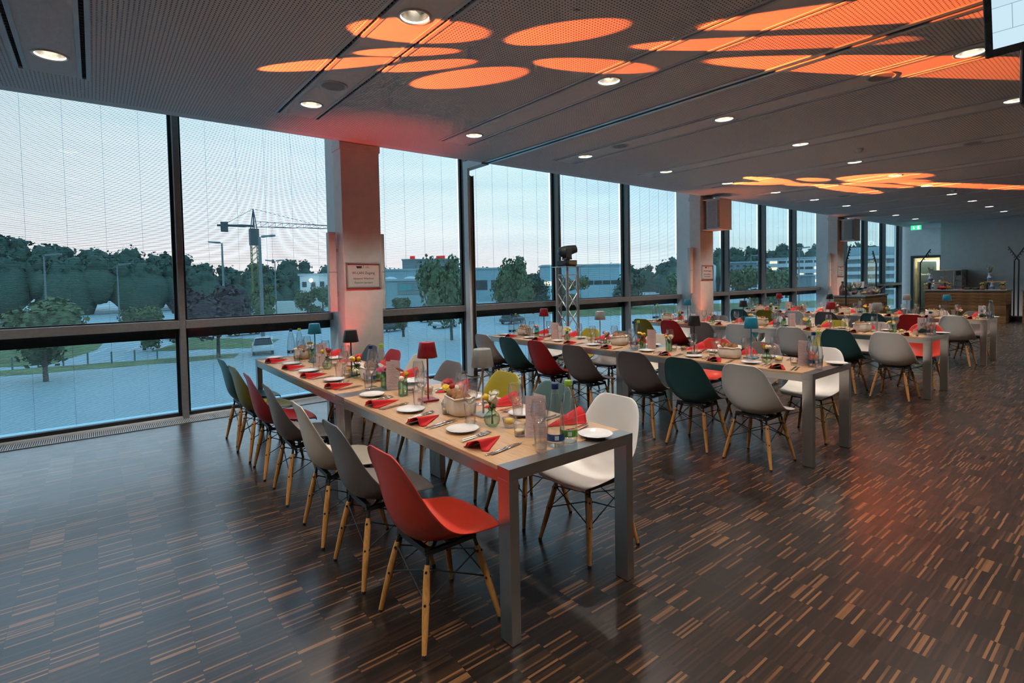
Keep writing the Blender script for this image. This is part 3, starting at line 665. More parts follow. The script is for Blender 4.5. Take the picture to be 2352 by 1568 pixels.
band_me = MB().tube([(.0755 * math.cos(t), .0 + .003 * math.sin(3 * t), .002 + .104 * abs(math.sin(t))) for t in [math.pi * i / 14 for i in range(15)]], .0016, 6).mesh('tie_band', 'steel')
def slice_mesh(seed):
    g = MB(); n = 16; pl_ = []
    for j in range(n):
        t = 2 * math.pi * j / n; r_ = .045 * (1 + .10 * noise.noise(Vector((math.cos(t), math.sin(t), seed * 2.2)))); pl_.append((r_ * math.cos(t), r_ * math.sin(t) * .86))
    g.cur = 0; k = len(pl_); a = [(p[0], -.008, p[1]) for p in pl_]; b = [(p[0], .008, p[1]) for p in pl_]
    g.add(a + b, [(i, (i + 1) % k, k + (i + 1) % k, k + i) for i in range(k)], True)
    g.cur = 1; g.add(a, [tuple(range(k))]); g.add(b, [tuple(range(k))[::-1]])
    return g.mesh('bread_slice', 'crust', 'crumb')
slices = [slice_mesh(i) for i in range(4)]
roll_me = [MB().sphere((0, 0, 0), .042, 14, 10, .25, i, (1.15, .85, .75)).mesh('bread_roll', 'crust') for i in range(2)]
def bread_bag(x, y, where, rz, i, sliced):
    t = thing('bread_bag', 'natural linen bread bag with tie, ' + where, 'bag', (x, y, TH + .0005), rz, 'bread bags'); part('bag', bags[i % 3], t); part('tie_band', band_me, t)
    for k in range(4):
        dy = -.052 + k * .035; c_, s_ = math.cos(rz), math.sin(rz); px, py = x - s_ * dy, y + c_ * dy
        if sliced: o = single('bread_slice', slices[k], '%s slice of brown bread in the linen bag, %s' % (ORD[k], where), 'bread', (px, py, TH + .098 + .008 * (k % 2)), (R(rnd.uniform(-14, 14)), R(rnd.uniform(-20, 20)), rz), 'bread in the linen bags')
        else: o = single('bread_roll', roll_me[k % 2], '%s crusty roll in the linen bag, %s' % (ORD[k], where), 'bread', (px, py, TH + .095 + .010 * (k % 2)), (rnd.uniform(-.4, .4), rnd.uniform(-.4, .4), rnd.uniform(0, 3)), 'bread in the linen bags')
VR = [(.012, .0), (.022, .001), (.033, .012), (.0385, .030), (.036, .050), (.024, .066), (.0165, .073), (.0165, .082), (.020, .090), (.0185, .090), (.015, .081), (.015, .074), (.022, .066)]
VC = [(.012, .0), (.026, .001), (.0285, .004), (.0285, .075), (.025, .088), (.0235, .098), (.027, .106), (.0255, .106), (.022, .098), (.0235, .088), (.027, .075), (.027, .008), (.001, .007)]
vase_r = MB().lathe(VR, 48, ribs=16, rib=.03).disc((0, 0, .001), .014, 16, False).mesh('bud_vase', 'green_glass'); vase_c = MB().lathe(VC, 48, ribs=14, rib=.035).mesh('bud_vase', 'green_glass')
vase_w = MB().lathe([(.001, .004), (.031, .012), (.0355, .030), (.033, .045), (.001, .045)], 24).mesh('vase_water', 'water')
_bl = {}
def blossom(kind, c):
    if (kind, c) in _bl: return _bl[kind, c]
    g = MB()
    if kind == 'ball': g.sphere((0, 0, 0), .013, 12, 8, .15, 1)
    elif kind == 'rose':
        g.sphere((0, 0, .004), .014, 12, 8, .2, 2)
        for k in range(7):
            a = k * 2.4; r_ = .014 + .003 * (k % 3)
            g.grid([[(r_ * (.5 + .6 * v_) * math.cos(a + u * .62), r_ * (.5 + .6 * v_) * math.sin(a + u * .62), -.010 + .026 * v_ - .004 * u * u) for u in (-1, -.5, 0, .5, 1)] for v_ in (0, .35, .7, 1)])
    else:
        n = 18 if kind == 'daisy' else 26
        for lay, (r_, zz) in enumerate(((.030, .0), (.024, .004), (.017, .007)) if kind == 'dahlia' else ((.029, 0), (.022, .003))):
            for k in range(n):
                a = 2 * math.pi * (k + .5 * lay) / n; c_, s_ = math.cos(a), math.sin(a); wd = r_ * .17
                pt = lambda u, s: (c_ * r_ * u - s_ * wd * s * math.sin(math.pi * min(.9, u)), s_ * r_ * u + c_ * wd * s * math.sin(math.pi * min(.9, u)), zz + .006 * u * u)
                g.add([pt(.15, 0), pt(.55, 1), pt(1, 0), pt(.55, -1)], [(0, 1, 2, 3)], True)
        g.sphere((0, 0, .004), .009, 10, 6, .1, 0, (1, 1, .6))
    _bl[kind, c] = g.mesh('blossom', 'fl_' + c); return _bl[kind, c]
def leaf_mesh(seed):
    g = MB(); q = random.Random(seed)
    for k in range(4):
        a = q.uniform(0, 6.28); L = q.uniform(.03, .05); z0 = q.uniform(.03, .075); c_, s_ = math.cos(a), math.sin(a)
        pt = lambda u, s: (c_ * L * u * .7 - s_ * s * .0075 * math.sin(math.pi * u), s_ * L * u * .7 + c_ * s * .0075 * math.sin(math.pi * u), z0 + L * u * .8 - .02 * u * u)
        g.grid([[pt(u, s) for s in (-1, 0, 1)] for u in (0.02, .3, .6, .85, 1)])
    return g.mesh('foliage', 'leaf')
leaves = [leaf_mesh(i) for i in range(4)]
def flower(kind, c, vx, vy, ang, lean, h, label):
    t = thing('cut_flower', label, 'flower', (vx, vy, TH), 0, 'cut flowers in bud vases')
    tip = Vector((math.cos(ang) * lean, math.sin(ang) * lean, h)); base = Vector((-math.cos(ang) * .006, -math.sin(ang) * .006, .012)); mid = Vector((0, 0, .075))
    part('stem', MB().tube([base, mid, mid.lerp(tip, .5) + Vector((0, 0, .006)), tip], .0017, 6).mesh('stem', 'stem'), t)
    b = part('blossom', blossom(kind, c), t, tuple(tip)); b.scale = (1.4,) * 3; b.rotation_euler = (-math.sin(ang) * min(1.0, lean * 14), math.cos(ang) * min(1.0, lean * 14), rnd.uniform(0, 6))
    part('foliage', leaves[rnd.randrange(4)], t, (0, 0, .035), (0, 0, rnd.uniform(0, 6))).scale = (1.25,) * 3
BQ = [[('rose', 'white'), ('rose', 'white'), ('ball', 'yellow'), ('rose', 'white')], [('dahlia', 'red'), ('rose', 'white'), ('daisy', 'yellow'), ('ball', 'red'), ('ball', 'white')], [('daisy', 'coral'), ('ball', 'white'), ('ball', 'yellow')],
      [('daisy', 'magenta'), ('daisy', 'magenta'), ('ball', 'pink')], [('ball', 'yellow'), ('ball', 'yellow'), ('rose', 'red'), ('rose', 'white')], [('rose', 'red'), ('ball', 'yellow'), ('ball', 'yellow')], [('ball', 'yellow'), ('daisy', 'yellow'), ('ball', 'white')],
      [('dahlia', 'red'), ('rose', 'yellow'), ('ball', 'white'), ('ball', 'white')], [('daisy', 'pink'), ('ball', 'yellow'), ('rose', 'white'), ('ball', 'white')], [('daisy', 'yellow'), ('ball', 'yellow'), ('rose', 'coral')], [('rose', 'white'), ('ball', 'red'), ('ball', 'pink')], [('daisy', 'pink'), ('ball', 'coral')]]
CN = {'rose': 'rose', 'ball': 'button bloom', 'daisy': 'gerbera', 'dahlia': 'dahlia'}
def bouquet(x, y, q, tall, where):
    z = TH + .0005
    t = thing('bud_vase', ('tall ribbed' if tall else 'round ribbed') + ' green glass bud vase, ' + where, 'vase', (x, y, z), 0, 'bud vases with flowers'); part('vase_glass', vase_c if tall else vase_r, t); t.scale = (1.12,) * 3
    if not tall: part('vase_water', vase_w, t)
    L = BQ[q]; cnt = {}
    for i, (k, c) in enumerate(L):
        cnt[k, c] = cnt.get((k, c), 0) + 1
        flower(k, c, x, y, 2 * math.pi * i / len(L) + rnd.uniform(-.4, .4) + q, rnd.uniform(.022, .048), rnd.uniform(.125, .168), '%s%s %s in bud vase, %s' % ('' if cnt[k, c] == 1 else ORD[cnt[k, c] - 1] + ' ', c, CN[k], where))
tg_me = MB().lathe([(.001, .0), (.026, 0), (.0275, .003), (.031, .05), (.0325, .068), (.0312, .068), (.0297, .05), (.026, .012), (.001, .010)], 24).mesh('tealight_glass', 'wine')
can_me = MB().lathe([(.0225, .0115), (.024, .013), (.024, .03), (.022, .032), (.001, .0315)], 24).tube([(0, 0, .03), (0.001, 0, .038)], .0009, 5).mesh('candle', 'wax')
bb_me = MB().lathe([(.001, 0), (.026, 0), (.029, .004), (.036, .04), (.0375, .05), (.0362, .05), (.0345, .04), (.027, .010), (.001, .009)], 24).mesh('butter_glass', 'wine')
bu_me = {m_: MB().sphere((0, 0, .030), .024, 14, 10, .35, 4, (1, 1, .8)).mesh('butter_ball', m_) for m_ in ('butter', 'nutbutter')}
herb_me = leaf_mesh(9)
def tealight(x, y, where):
    single('tealight_glass', tg_me, 'clear tealight glass, ' + where, 'glass', (x, y, TH + .0005), 0, 'tealight glasses'); single('candle', can_me, 'small cream candle in tealight glass, ' + where, 'candle', (x, y, TH + .0005), 0, 'candles in glasses')
def butter(x, y, nut, where):
    single('butter_glass', bb_me, 'small clear dip glass, ' + where, 'glass', (x, y, TH + .0005), 0, 'dip glasses')
    single('butter_ball', bu_me['nutbutter' if nut else 'butter'], ('ball of brown grainy spread' if nut else 'ball of yellow butter') + ' in dip glass, ' + where, 'butter', (x, y, TH + .0005), rnd.uniform(0, 6), 'butter balls')
def card_panel(front, sgn):
    g = MB(); g.box(-.049, .049, -.0004, .0004, 0, .21); return g.mesh('panel', 'card' if front else 'print')
cp, pp = card_panel(True, 1), card_panel(False, 1)
hill = [(-.05, .05), (-.035, .062), (-.02, .075), (0, .08), (.02, .068), (.04, .06), (.05, .05), (.05, .022), (-.05, .022)]
cov_hill = MB().prism(hill, -.0011, -.0005).mesh('printed_hill', 'cardgreen'); cov_tree = MB().prism([(-.045, .02), (-.04, .06), (-.03, .03), (-.02, .07), (-.012, .03), (-.002, .05), (.008, .02)], -.0016, -.0012).mesh('printed_trees', 'ink'); cov_red = MB().box(.012, .026, -.0012, -.0005, .175, .197).mesh('printed_badge', 'cardred')
gl = MB()
for a, b, c_, d_ in ((-.03, -.012, .135, .14), (-.008, .006, .132, .142), (-.03, .004, .120, .126), (-.022, -.004, .108, .114)): gl.box(a, b, -.0012, -.0005, c_, d_)
cov_glyph = gl.mesh('printed_title', 'ink')
def menu(x, y, rz, cover, where):
    t = thing('menu_card', ('standing menu card with printed cover, ' if cover else 'standing folded menu card with small print, ') + where, 'menu card', (x, y, TH + .0005), rz, 'menu cards')
    p1 = part('panel', cp if cover else pp, t, (0, .0, 0), (0, 0, R(24))); p1.location = (.0, -.022, 0)
    p2 = part('panel', pp, t, (0, .022, 0), (0, 0, R(-24)))
    if cover:
        for n_, m_ in (('printed_hill', cov_hill), ('printed_trees', cov_tree), ('printed_badge', cov_red), ('printed_title', cov_glyph)): part(n_, m_, p1)
LC = [['grey', 'red', 'black', 'blue'], ['blue', 'black', 'grey', 'red'], ['grey', 'red', 'black', 'blue'], ['blue', 'grey', 'black', 'red']]
for r in range(4):
    xc = TX[r] + TW / 2; on = '%s table row' % ROW[r]; oy = [0, .03, .03, .05][r]; b0 = [0, 7, 3, 5][r]
    for k, (y, nm) in enumerate(((1.80 if r == 0 else 1.90, 'open end'), (3.80 if r else 3.90, 'middle'), (6.03, 'window end'))):
        bottle('blue', xc - .03, y, 'blue-capped water bottle at the %s of the %s' % (nm, on), rnd.uniform(-.2, .2) - .3); bottle('green', xc + .062, y + .006, 'green-capped water bottle at the %s of the %s' % (nm, on), rnd.uniform(-.2, .2) - .3)
    for k, y in enumerate((2.49, 3.05, 4.34, 5.36)): table_lamp(LC[r][k], xc + (.055, 0, 0, 0)[k] + rnd.uniform(-.02, .02), y, '%s cordless table lamp on the %s' % (LC[r][k], on), rnd.uniform(-.15, .15))
    for k, (y, dx) in enumerate(((2.615, -.04), (4.03, .03), (5.73, 0))): bread_bag(xc + dx, y + oy, ('open end', 'middle', 'window end')[k] + ' of the ' + on, rnd.uniform(-.25, .25), k + r, (k + r) % 2 == 1)
    VY = [(2.27, -.055, 0), (2.745, -.03, 0), (3.30, -.06, 1), (3.67, -.02, 1), (4.19, -.03, 0), (4.84, -.05, 0), (5.52, .03, 1)]
    for k, (y, dx, tall) in enumerate(VY):
        if r and k == 1: continue
        bouquet(xc + dx, y + oy * .5, [[0, 1, 2, 3, 4, 5, 6], [7, 7, 8, 9, 10, 6, 11], [6, 4, 6, 3, 8, 10, 5], [10, 1, 7, 9, 1, 6, 2]][r][k], tall, '%s vase of the %s' % (ORD[k], on))
    for k, (y, dx) in enumerate(((2.03, -.06), (2.66 if r == 0 else 2.78, -.10), (3.30 if r else 3.36, .03), (4.26, -.08), (4.95, .06))): tealight(xc + dx, y + oy * .5, '%s tealight of the %s' % (ORD[k], on))
    for k, (y, dx) in enumerate(((2.19, .0), (3.22, .09), (4.50, .02), (5.62, -.09))): butter(xc + dx, y + oy * .5, k % 2 == 1, '%s dip of the %s' % (ORD[k], on))
    for k, (y, a) in enumerate(((1.955, 38), (3.545, 60), (5.10, 70))): menu(xc - .005, y + oy, R(a - 108), r >= 2 and k == 0 or (r == 3 and k > 0), '%s of the %s' % (('open end', 'middle', 'window end')[k], on))
# ================================================================== pillars and what hangs on them
def sign_frame(px, k):
    t = thing('notice_frame', 'silver clip frame with wireless network notice on the %s pillar' % ORD[k], 'sign', (px, 6.588, 1.635), 0, 'notices on the pillars')
    w_, h_ = .235, .165; b = .018
    fr_ = MB()
    for x0, x1, z0, z1 in ((-w_, w_, h_ - b, h_), (-w_, w_, -h_, -h_ + b), (-w_, -w_ + b, -h_ + b, h_ - b), (w_ - b, w_, -h_ + b, h_ - b)): fr_.box(x0, x1, -.018, 0, z0, z1)
    part('clip_frame', fr_.mesh('clip_frame', 'alu'), t); part('paper', MB().box(-w_ + b, w_ - b, -.006, -.002, -h_ + b, h_ - b).mesh('paper', plain('notice_paper', (.56, .50, .47), .5, var=.02)), t)
    part('red_backing', MB().box(-w_ + b, w_ - b, -.0085, -.006, h_ - b - .010, h_ - b).box(-w_ + .004, w_ - .004, -.010, 0, -h_ - .008, -h_).mesh('red_backing', 'cardred'), t)
    for body, sz, x, z, sh in (('W-LAN Zugang', .047, 0, .030, 0), ('Netzwerk: WilanEvent', .030, 0, -.042, 0), ('Passwort: Sportpark', .030, 0, -.095, 0), ('BallHaus', .024, -.045, .105, .2), ('Stadt\nSportpark', .015, .052, .107, 0)):
        if body == 'BallHaus':
            part('logo_mark', MB().prism([(-.10, .120), (-.02, .120), (-.028, .092), (-.088, .092)], -.0075, -.0062).add([(-.012, -.007, .09), (-.006, -.007, .088), (.004, -.007, .125), (-.001, -.007, .127)], [(0, 1, 2, 3)]).mesh('logo_mark', 'ink'), t); continue
        part('lettering', text_mesh(body, sz, 'ink'), t, (x, -.0072, z), (R(90), 0, 0))
PX = [2.762, 10.880, 18.535]
pil_me = [MB().bbox(-.26, .26, 6.59, 6.86, 0, 3.26, .006).mesh('shaft', 'pillar'), MB().box(-.235, .235, 6.86, 7.22, 0, 3.74).mesh('rear_panel', 'wall'), MB().bbox(-.272, .272, 6.578, 6.88, 3.245, 3.33, .004).box(-.26, .26, 6.61, 6.86, 3.33, 3.74).mesh('capital', 'pillar')]
LEDC = [(1.0, .06, .05), (1.0, .22, .06), (1.0, .25, .08)]
for k, px in enumerate(PX):
    p = struct('pillar_%d' % (k + 1)); p.location.x = px; p['label'] = '%s white square pillar before the windows' % ORD[k]
    for n_, m_ in zip(('shaft', 'rear_panel', 'capital'), pil_me): part(n_, m_, p)
    sign_frame(px, k)
    for s, nm in ((-1, 'near'), (1, 'bar')):
        t = thing('column_loudspeaker', 'slim tall pale column loudspeaker on the %s side of the %s pillar' % (nm, ORD[k]), 'loudspeaker', (px + s * .335, 6.80, 1.17), 0, 'column loudspeakers on the pillars')
        part('body', MB().bbox(-.05, .05, -.045, .05, 0, 1.03, .012).mesh('body', 'spk'), t); part('seam', MB().box(-.052, .052, -.047, -.02, .51, .515).mesh('seam', 'slot'), t)
        part('wall_bracket', MB().box(min(0, -s * .08), max(0, -s * .08), .0, .03, .2, .24).box(min(0, -s * .08), max(0, -s * .08), .0, .03, .78, .82).mesh('wall_bracket', 'alu'), t)
    if k:
        t = thing('wall_loudspeaker', 'large white loudspeaker box high on the %s pillar' % ORD[k], 'loudspeaker', (px + .0, 6.35, 2.90), 0, 'loudspeaker boxes on pillars')
        part('cabinet', MB().prism([(-.20, -.19), (.24, -.22), (.24, .20), (-.10, .20), (-.20, .10)], -.32, .32, 'Z').mesh('cabinet', 'spk'), t)
        part('grille', MB().prism([(-.20, -.19), (-.225, -.15), (-.225, .07), (-.20, .10)], -.29, .29, 'Z').mesh('grille', 'grille'), t)
        part('end_cap', MB().box(-.225, .245, -.225, .205, .32, .335).box(-.225, .245, -.225, .205, -.335, -.32).mesh('end_cap', 'spk'), t)
        part('yoke', MB().box(-.03, .03, .2, .245, -.05, .05).box(-.02, .02, -.02, .24, .335, .35).mesh('yoke', 'alu'), t)
    # LED uplight standing on the floor at the pillar foot
    t = thing('floor_uplight', 'small black LED floor spotlight at the foot of the %s pillar' % ORD[k], 'spotlight', (px - .42, 6.42, 0), 0, 'floor spotlights at pillars')
    part('can', MB().lathe([(.05, .03), (.075, .05), (.08, .16), (.072, .165), (.07, .15), (.001, .148)], 20).mesh('can', 'black'), t); part('floor_bracket', MB().box(-.1, -.085, -.02, .02, 0, .13).box(.085, .1, -.02, .02, 0, .13).box(-.1, .1, -.05, .05, 0, .01).mesh('floor_bracket', 'black'), t)
    ul = bpy.data.lights.new('uplight_beam', 'SPOT'); ul.energy = (44, 38, 32)[k]; ul.color = LEDC[k]; ul.spot_size = R(50); ul.spot_blend = .8; ul.shadow_soft_size = .06
    uo = link(bpy.data.objects.new('beam', ul), t); uo.location = (0, 0, .17); uo.rotation_euler = (R(180), R(9), 0)
# --- partition post by the track
t = thing('partition_post', 'aluminium partition guide post standing at the windows under the ceiling track', 'post', (4.745, 7.0, 0))
part('side_cheek', MB().box(-.085, -.045, -.06, .06, .02, 3.36).mesh('side_cheek', 'white_lip'), t)
part('profile', MB().box(-.045, -.032, -.06, .06, .10, 3.2).box(-.032, .02, -.02, .06, .10, 3.2).box(.02, .034, -.06, .06, .10, 3.2).box(-.012, -.004, -.045, -.02, .10, 3.2).mesh('profile', make_steel('post_alu', (.36, .33, .30), .35)), t)
part('foot', MB().box(-.045, .034, -.058, .05, .02, .10).box(-.09, .06, -.085, .06, 0, .02).mesh('foot', 'black'), t)
part('head_box', MB().box(-.09, .04, -.46, .06, 3.30, 3.42).mesh('head_box', 'white_lip'), t)

# ================================================================== lighting trusses with moving heads
def truss(x0, y0, label, n_near):
    S = .25; H = 1.74
    t = thing('lighting_truss', label, 'truss', (x0, y0, 0), 0, 'aluminium lighting trusses')
    part('base_plate', MB().bbox(-.08, S + .08, -.08, S + .08, 0, .012, .003).mesh('base_plate', 'alu'), t); part('top_plate', MB().bbox(-.06, S + .06, -.06, S + .06, H, H + .012, .003).mesh('top_plate', 'alu'), t)
    for a in (0, S):
        for b in (0, S): part('chord', MB().tube([(a, b, .012), (a, b, H)], .0245, 14).mesh('chord', 'alu'), t)
    for (a, b), (c, d) in (((0, 0), (S, 0)), ((S, 0), (S, S)), ((S, S), (0, S)), ((0, S), (0, 0))):
        g = MB()
        for z in (.12, H - .13): g.tube([(a, b, z), (c, d, z)], .008, 8)
        part('crossbar', g.mesh('crossbar', 'alu'), t); g = MB(); n = 5; dz = (H - .25) / n
        for i in range(n): z = .12 + i * dz; g.tube([(a, b, z), (c, d, z + dz)], .008, 8).tube([(c, d, z), (a, b, z + dz)], .008, 8)
        part('lattice', g.mesh('lattice', 'alu'), t)
    return t
def moving_head(x, y, z, target, label, ells, power, clr, spot):
    t = thing('moving_head_light', label, 'stage light', (x, y, z), 0, 'moving head stage lights')
    part('base', MB().bbox(-.135, .135, -.11, .11, .02, .105, .008).box(-.12, -.09, -.1, .1, 0, .02).box(.09, .12, -.1, .1, 0, .02).mesh('base', 'black'), t)
    part('control_panel', MB().box(-.06, .11, -.1125, -.11, .035, .09).mesh('control_panel', plain('panel_gold', (.16, .12, .05), .4)), t)
    hz = .27; d = (Vector(target) - Vector((x, y, z + hz))).normalized(); az = math.atan2(d.y, d.x); el = math.asin(d.z)
    yk = MB().lathe([(.05, .105), (.05, .125), (.001, .125)], 18)
    yk.box(-.045, .045, .095, .12, .125, .31).box(-.045, .045, -.12, -.095, .125, .31).box(-.05, .05, -.12, .12, .12, .145)
    part('yoke', yk.mesh('yoke', plain('dark_plastic', (.03, .035, .037), .5)), t, None, (0, 0, az))
    hd = MB().lathe([(.001, -.16), (.06, -.15), (.085, -.11), (.09, -.02), (.084, .06), (.072, .12), (.066, .17), (.060, .172), (.001, .165)], 22)
    h = part('lamp_head', hd.mesh('lamp_head', plain('dark_plastic', (.03, .035, .037), .5)), t, (0, 0, hz)); h.rotation_euler = Vector(d).to_track_quat('Z', 'Y').to_euler()
    part('lens', MB().disc((0, 0, .168), .056, 20).mesh('lens', emit('lens_glow', (1, .4, .15), 3)), h)
    L = Vector((x, y, z + hz)) + d * .20
    ld = bpy.data.lights.new('gobo_beam', 'SPOT'); ld.energy = power; ld.color = clr; ld.spot_size = spot; ld.spot_blend = .05; ld.shadow_soft_size = .006
    lo = link(bpy.data.objects.new('beam', ld)); lo.parent = t; q = d.to_track_quat('-Z', 'Y'); lo.location = L - Vector((x, y, z)); lo.rotation_mode = 'QUATERNION'; lo.rotation_quaternion = q
    Mi = q.to_matrix().transposed()
    ld.use_nodes = True; n_ = ld.node_tree; n_.nodes.clear()
    def N(ty, **k):
        a = n_.nodes.new(ty)
        for b, c in k.items(): setattr(a, b, c)
        return a
    def V(op, a, b=None, c=None):
        m_ = N('ShaderNodeMath', operation=op)
        for i, s_ in enumerate((a, b, c)):
            if s_ is None: continue
            if isinstance(s_, (int, float)): m_.inputs[i].default_value = s_
            else: n_.links.new(s_, m_.inputs[i])
        return m_.outputs[0]
    tcn = N('ShaderNodeTexCoord'); sx = N('ShaderNodeSeparateXYZ'); n_.links.new(tcn.outputs['Normal'], sx.inputs[0])
    u, v = V('DIVIDE', sx.outputs[0], sx.outputs[2]), V('DIVIDE', sx.outputs[1], sx.outputs[2]); acc = None
    for e in ells:                                     # each opening of the gobo plate
        pp_ = []
        for X, Y in e:
            dd = Mi @ (Vector((X, Y, ZC)) - L); pp_.append(Vector((dd.x / dd.z, dd.y / dd.z)))
        c = (pp_[0] + pp_[1] + pp_[2] + pp_[3]) / 4; a = (pp_[1] - pp_[0]) / 2; b = (pp_[2] - pp_[3]) / 2; det = a.x * b.y - a.y * b.x
        if abs(det) < 1e-9: continue
        i1 = (b.y / det, -b.x / det); i2 = (-a.y / det, a.x / det)
        du, dv = V('SUBTRACT', u, c.x), V('SUBTRACT', v, c.y)
        p1 = V('ADD', V('MULTIPLY', du, i1[0]), V('MULTIPLY', dv, i1[1])); p2 = V('ADD', V('MULTIPLY', du, i2[0]), V('MULTIPLY', dv, i2[1]))
        rr_ = V('ADD', V('MULTIPLY', p1, p1), V('MULTIPLY', p2, p2))
        mr_ = N('ShaderNodeMapRange', interpolation_type='SMOOTHSTEP'); mr_.inputs[1].default_value = 1.08; mr_.inputs[2].default_value = .9; n_.links.new(rr_, mr_.inputs[0])
        cen = Vector(((e[0][0] + e[1][0]) / 2, (e[0][1] + e[1][1]) / 2, ZC)) - L; wt = min(5.0, (cen.length ** 3 / abs(cen.z) / ref) ** .65) if acc is not None else 1.0
        if acc is None: ref = cen.length ** 3 / abs(cen.z)
        mo = V('MULTIPLY', mr_.outputs[0], wt)
        acc = mo if acc is None else V('MAXIMUM', acc, mo)
    em = N('ShaderNodeEmission'); em.inputs[0].default_value = (1, 1, 1, 1); n_.links.new(acc, em.inputs[1]); ou = N('ShaderNodeOutputLight'); n_.links.new(em.outputs[0], ou.inputs[0])
NEAR = [((1.468, 3.684), (2.318, 3.163), (1.776, 3.259), (1.97, 3.59)), ((1.649, 4.037), (2.299, 3.528), (1.958, 3.708), (2.003, 3.87)), ((1.136, 4.78), (1.988, 3.995), (1.583, 4.214), (1.466, 4.61)), ((1.956, 4.202), (2.526, 3.638), (2.247, 3.776), (2.233, 4.083)),
        ((2.304, 4.338), (3.017, 3.581), (2.616, 3.717), (2.704, 4.239)), ((2.474, 3.152), (3.062, 2.473), (2.699, 2.636), (2.831, 3.001)), ((2.934, 3.367), (3.85, 2.831), (3.217, 3.025), (3.575, 3.157)), ((4.987, 1.337), (3.306, 2.709), (4.069, 1.927), (4.224, 2.118)),
        ((3.389, 2.277), (6.294, -0.787), (5.008, 0.902), (4.675, 0.587)), ((8.59, -0.378), (3.896, 2.594), (6.114, 0.904), (6.372, 1.311))]
FAR = [((9.442, 4.986), (10.446, 4.59), (9.592, 4.744), (10.299, 4.841)), ((10.0, 4.98), (10.834, 4.605), (10.196, 4.751), (10.645, 4.834)), ((9.744, 5.408), (10.675, 4.815), (10.047, 5.054), (10.42, 5.198)), ((10.455, 4.483), (11.082, 4.131), (10.537, 4.231), (10.989, 4.373)), ((10.828, 4.883), (11.486, 4.465), (10.99, 4.614), (11.326, 4.738)),
       ((11.056, 4.046), (12.219, 2.853), (11.219, 3.361), (12.104, 3.553)), ((11.472, 4.037), (12.935, 3.047), (11.91, 3.496), (12.461, 3.621)), ((11.534, 4.606), (13.654, 4.081), (11.819, 4.253), (13.218, 4.452)), ((11.738, 4.193), (13.517, 3.47), (12.253, 3.782), (12.961, 3.882)), ((12.673, 3.541), (16.71, 1.707), (13.793, 2.772), (15.166, 2.678))]
truss(6.25, 6.37, 'square aluminium lighting truss tower before the windows, second table row', 0)
moving_head(6.375, 6.495, 1.752, (12.0, 3.9, ZC), 'black moving head stage light on the truss tower by the windows', FAR, GOBO_W * 1.6, (1, .15, .03), R(70))
truss(-1.65, 6.05, 'square aluminium lighting truss tower beside the camera end windows', 1)
moving_head(-1.525, 6.175, 1.752, (2.6, 3.1, ZC), 'black moving head stage light on the truss tower at camera end', NEAR, GOBO_W, (1, .15, .03), R(75))
cab = MB().tube([(6.24, 6.42, 1.80), (6.12, 6.40, 1.76), (6.13, 6.38, 1.62), (6.30, 6.44, 1.50), (6.36, 6.47, 1.2), (6.35, 6.5, .6), (6.36, 6.48, .03), (6.6, 6.6, .006)], .004, 6).mesh('power_cable', 'black')
single('power_cable', cab, 'black power cable hanging inside the truss tower', 'cable')

# ================================================================== hanging screen
t = thing('hanging_screen', 'ceiling hung flat screen showing pale blue brickwork', 'television', (3.5, 0, 2.58)); t.rotation_euler = (0, R(-14), 0)
part('bezel', MB().bbox(0, .045, -.62, .604, 0, .72, .006).mesh('bezel', plain('screen_bezel', (.012, .014, .016), .25)), t)
part('display', MB().box(-.002, .0, -.595, .572, .035, .69).mesh('display', 'screen'), t)
t2 = thing('screen_mount', 'dark grey ceiling column carrying the hanging screen', 'mount', (3.72, .28, 0)); part('column', MB().bbox(-.06, .06, -.22, .22, 2.36, ZC, .01).mesh('column', plain('mount_grey', (.03, .033, .035), .45)), t2)
part('tilt_bracket', MB().box(-.16, -.06, -.1, .1, 2.62, 2.9).mesh('tilt_bracket', 'black'), t2)

# ================================================================== bar end of the room
def clad_counter(x0, x1, y0, y1, h, label):
    t = thing('bar_counter', label, 'counter', (0, 0, 0), 0, 'wood clad bar counters')
    part('carcass', MB().box(x0 + .03, x1, y0 + .03, y1 - .0, 0, h - .05).mesh('carcass', plain('carcass_dark', (.05, .045, .04), .7)), t)
    part('worktop', MB().bbox(x0 - .02, x1 + .02, y0 - .02, y1 + .02, h - .05, h, .004).mesh('worktop', 'counter_top'), t)
    n = 9; dz = (h - .06) / n
    fx = MB().box(0, .022, 0, y1 - y0 - .0, .004, dz - .002).mesh('plank', 'clad'); fy = MB().box(0, x1 - x0, 0, .022, .004, dz - .002).mesh('plank', 'clad')
    for i in range(n): part('plank', fx, t, (x0, y0, i * dz)); part('plank', fy, t, (x0 + .022, y0, i * dz))
clad_counter(21.0, 21.85, 3.09, 5.02, .985, 'long wood clad bar counter in front of the white wall')
clad_counter(17.4, 19.25, 5.55, 6.37, .90, 'wood clad buffet counter beside the third pillar')
clad_counter(21.2, 22.2, 1.2, 2.76, .985, 'wood clad counter cut by the picture edge, right of coat rack')
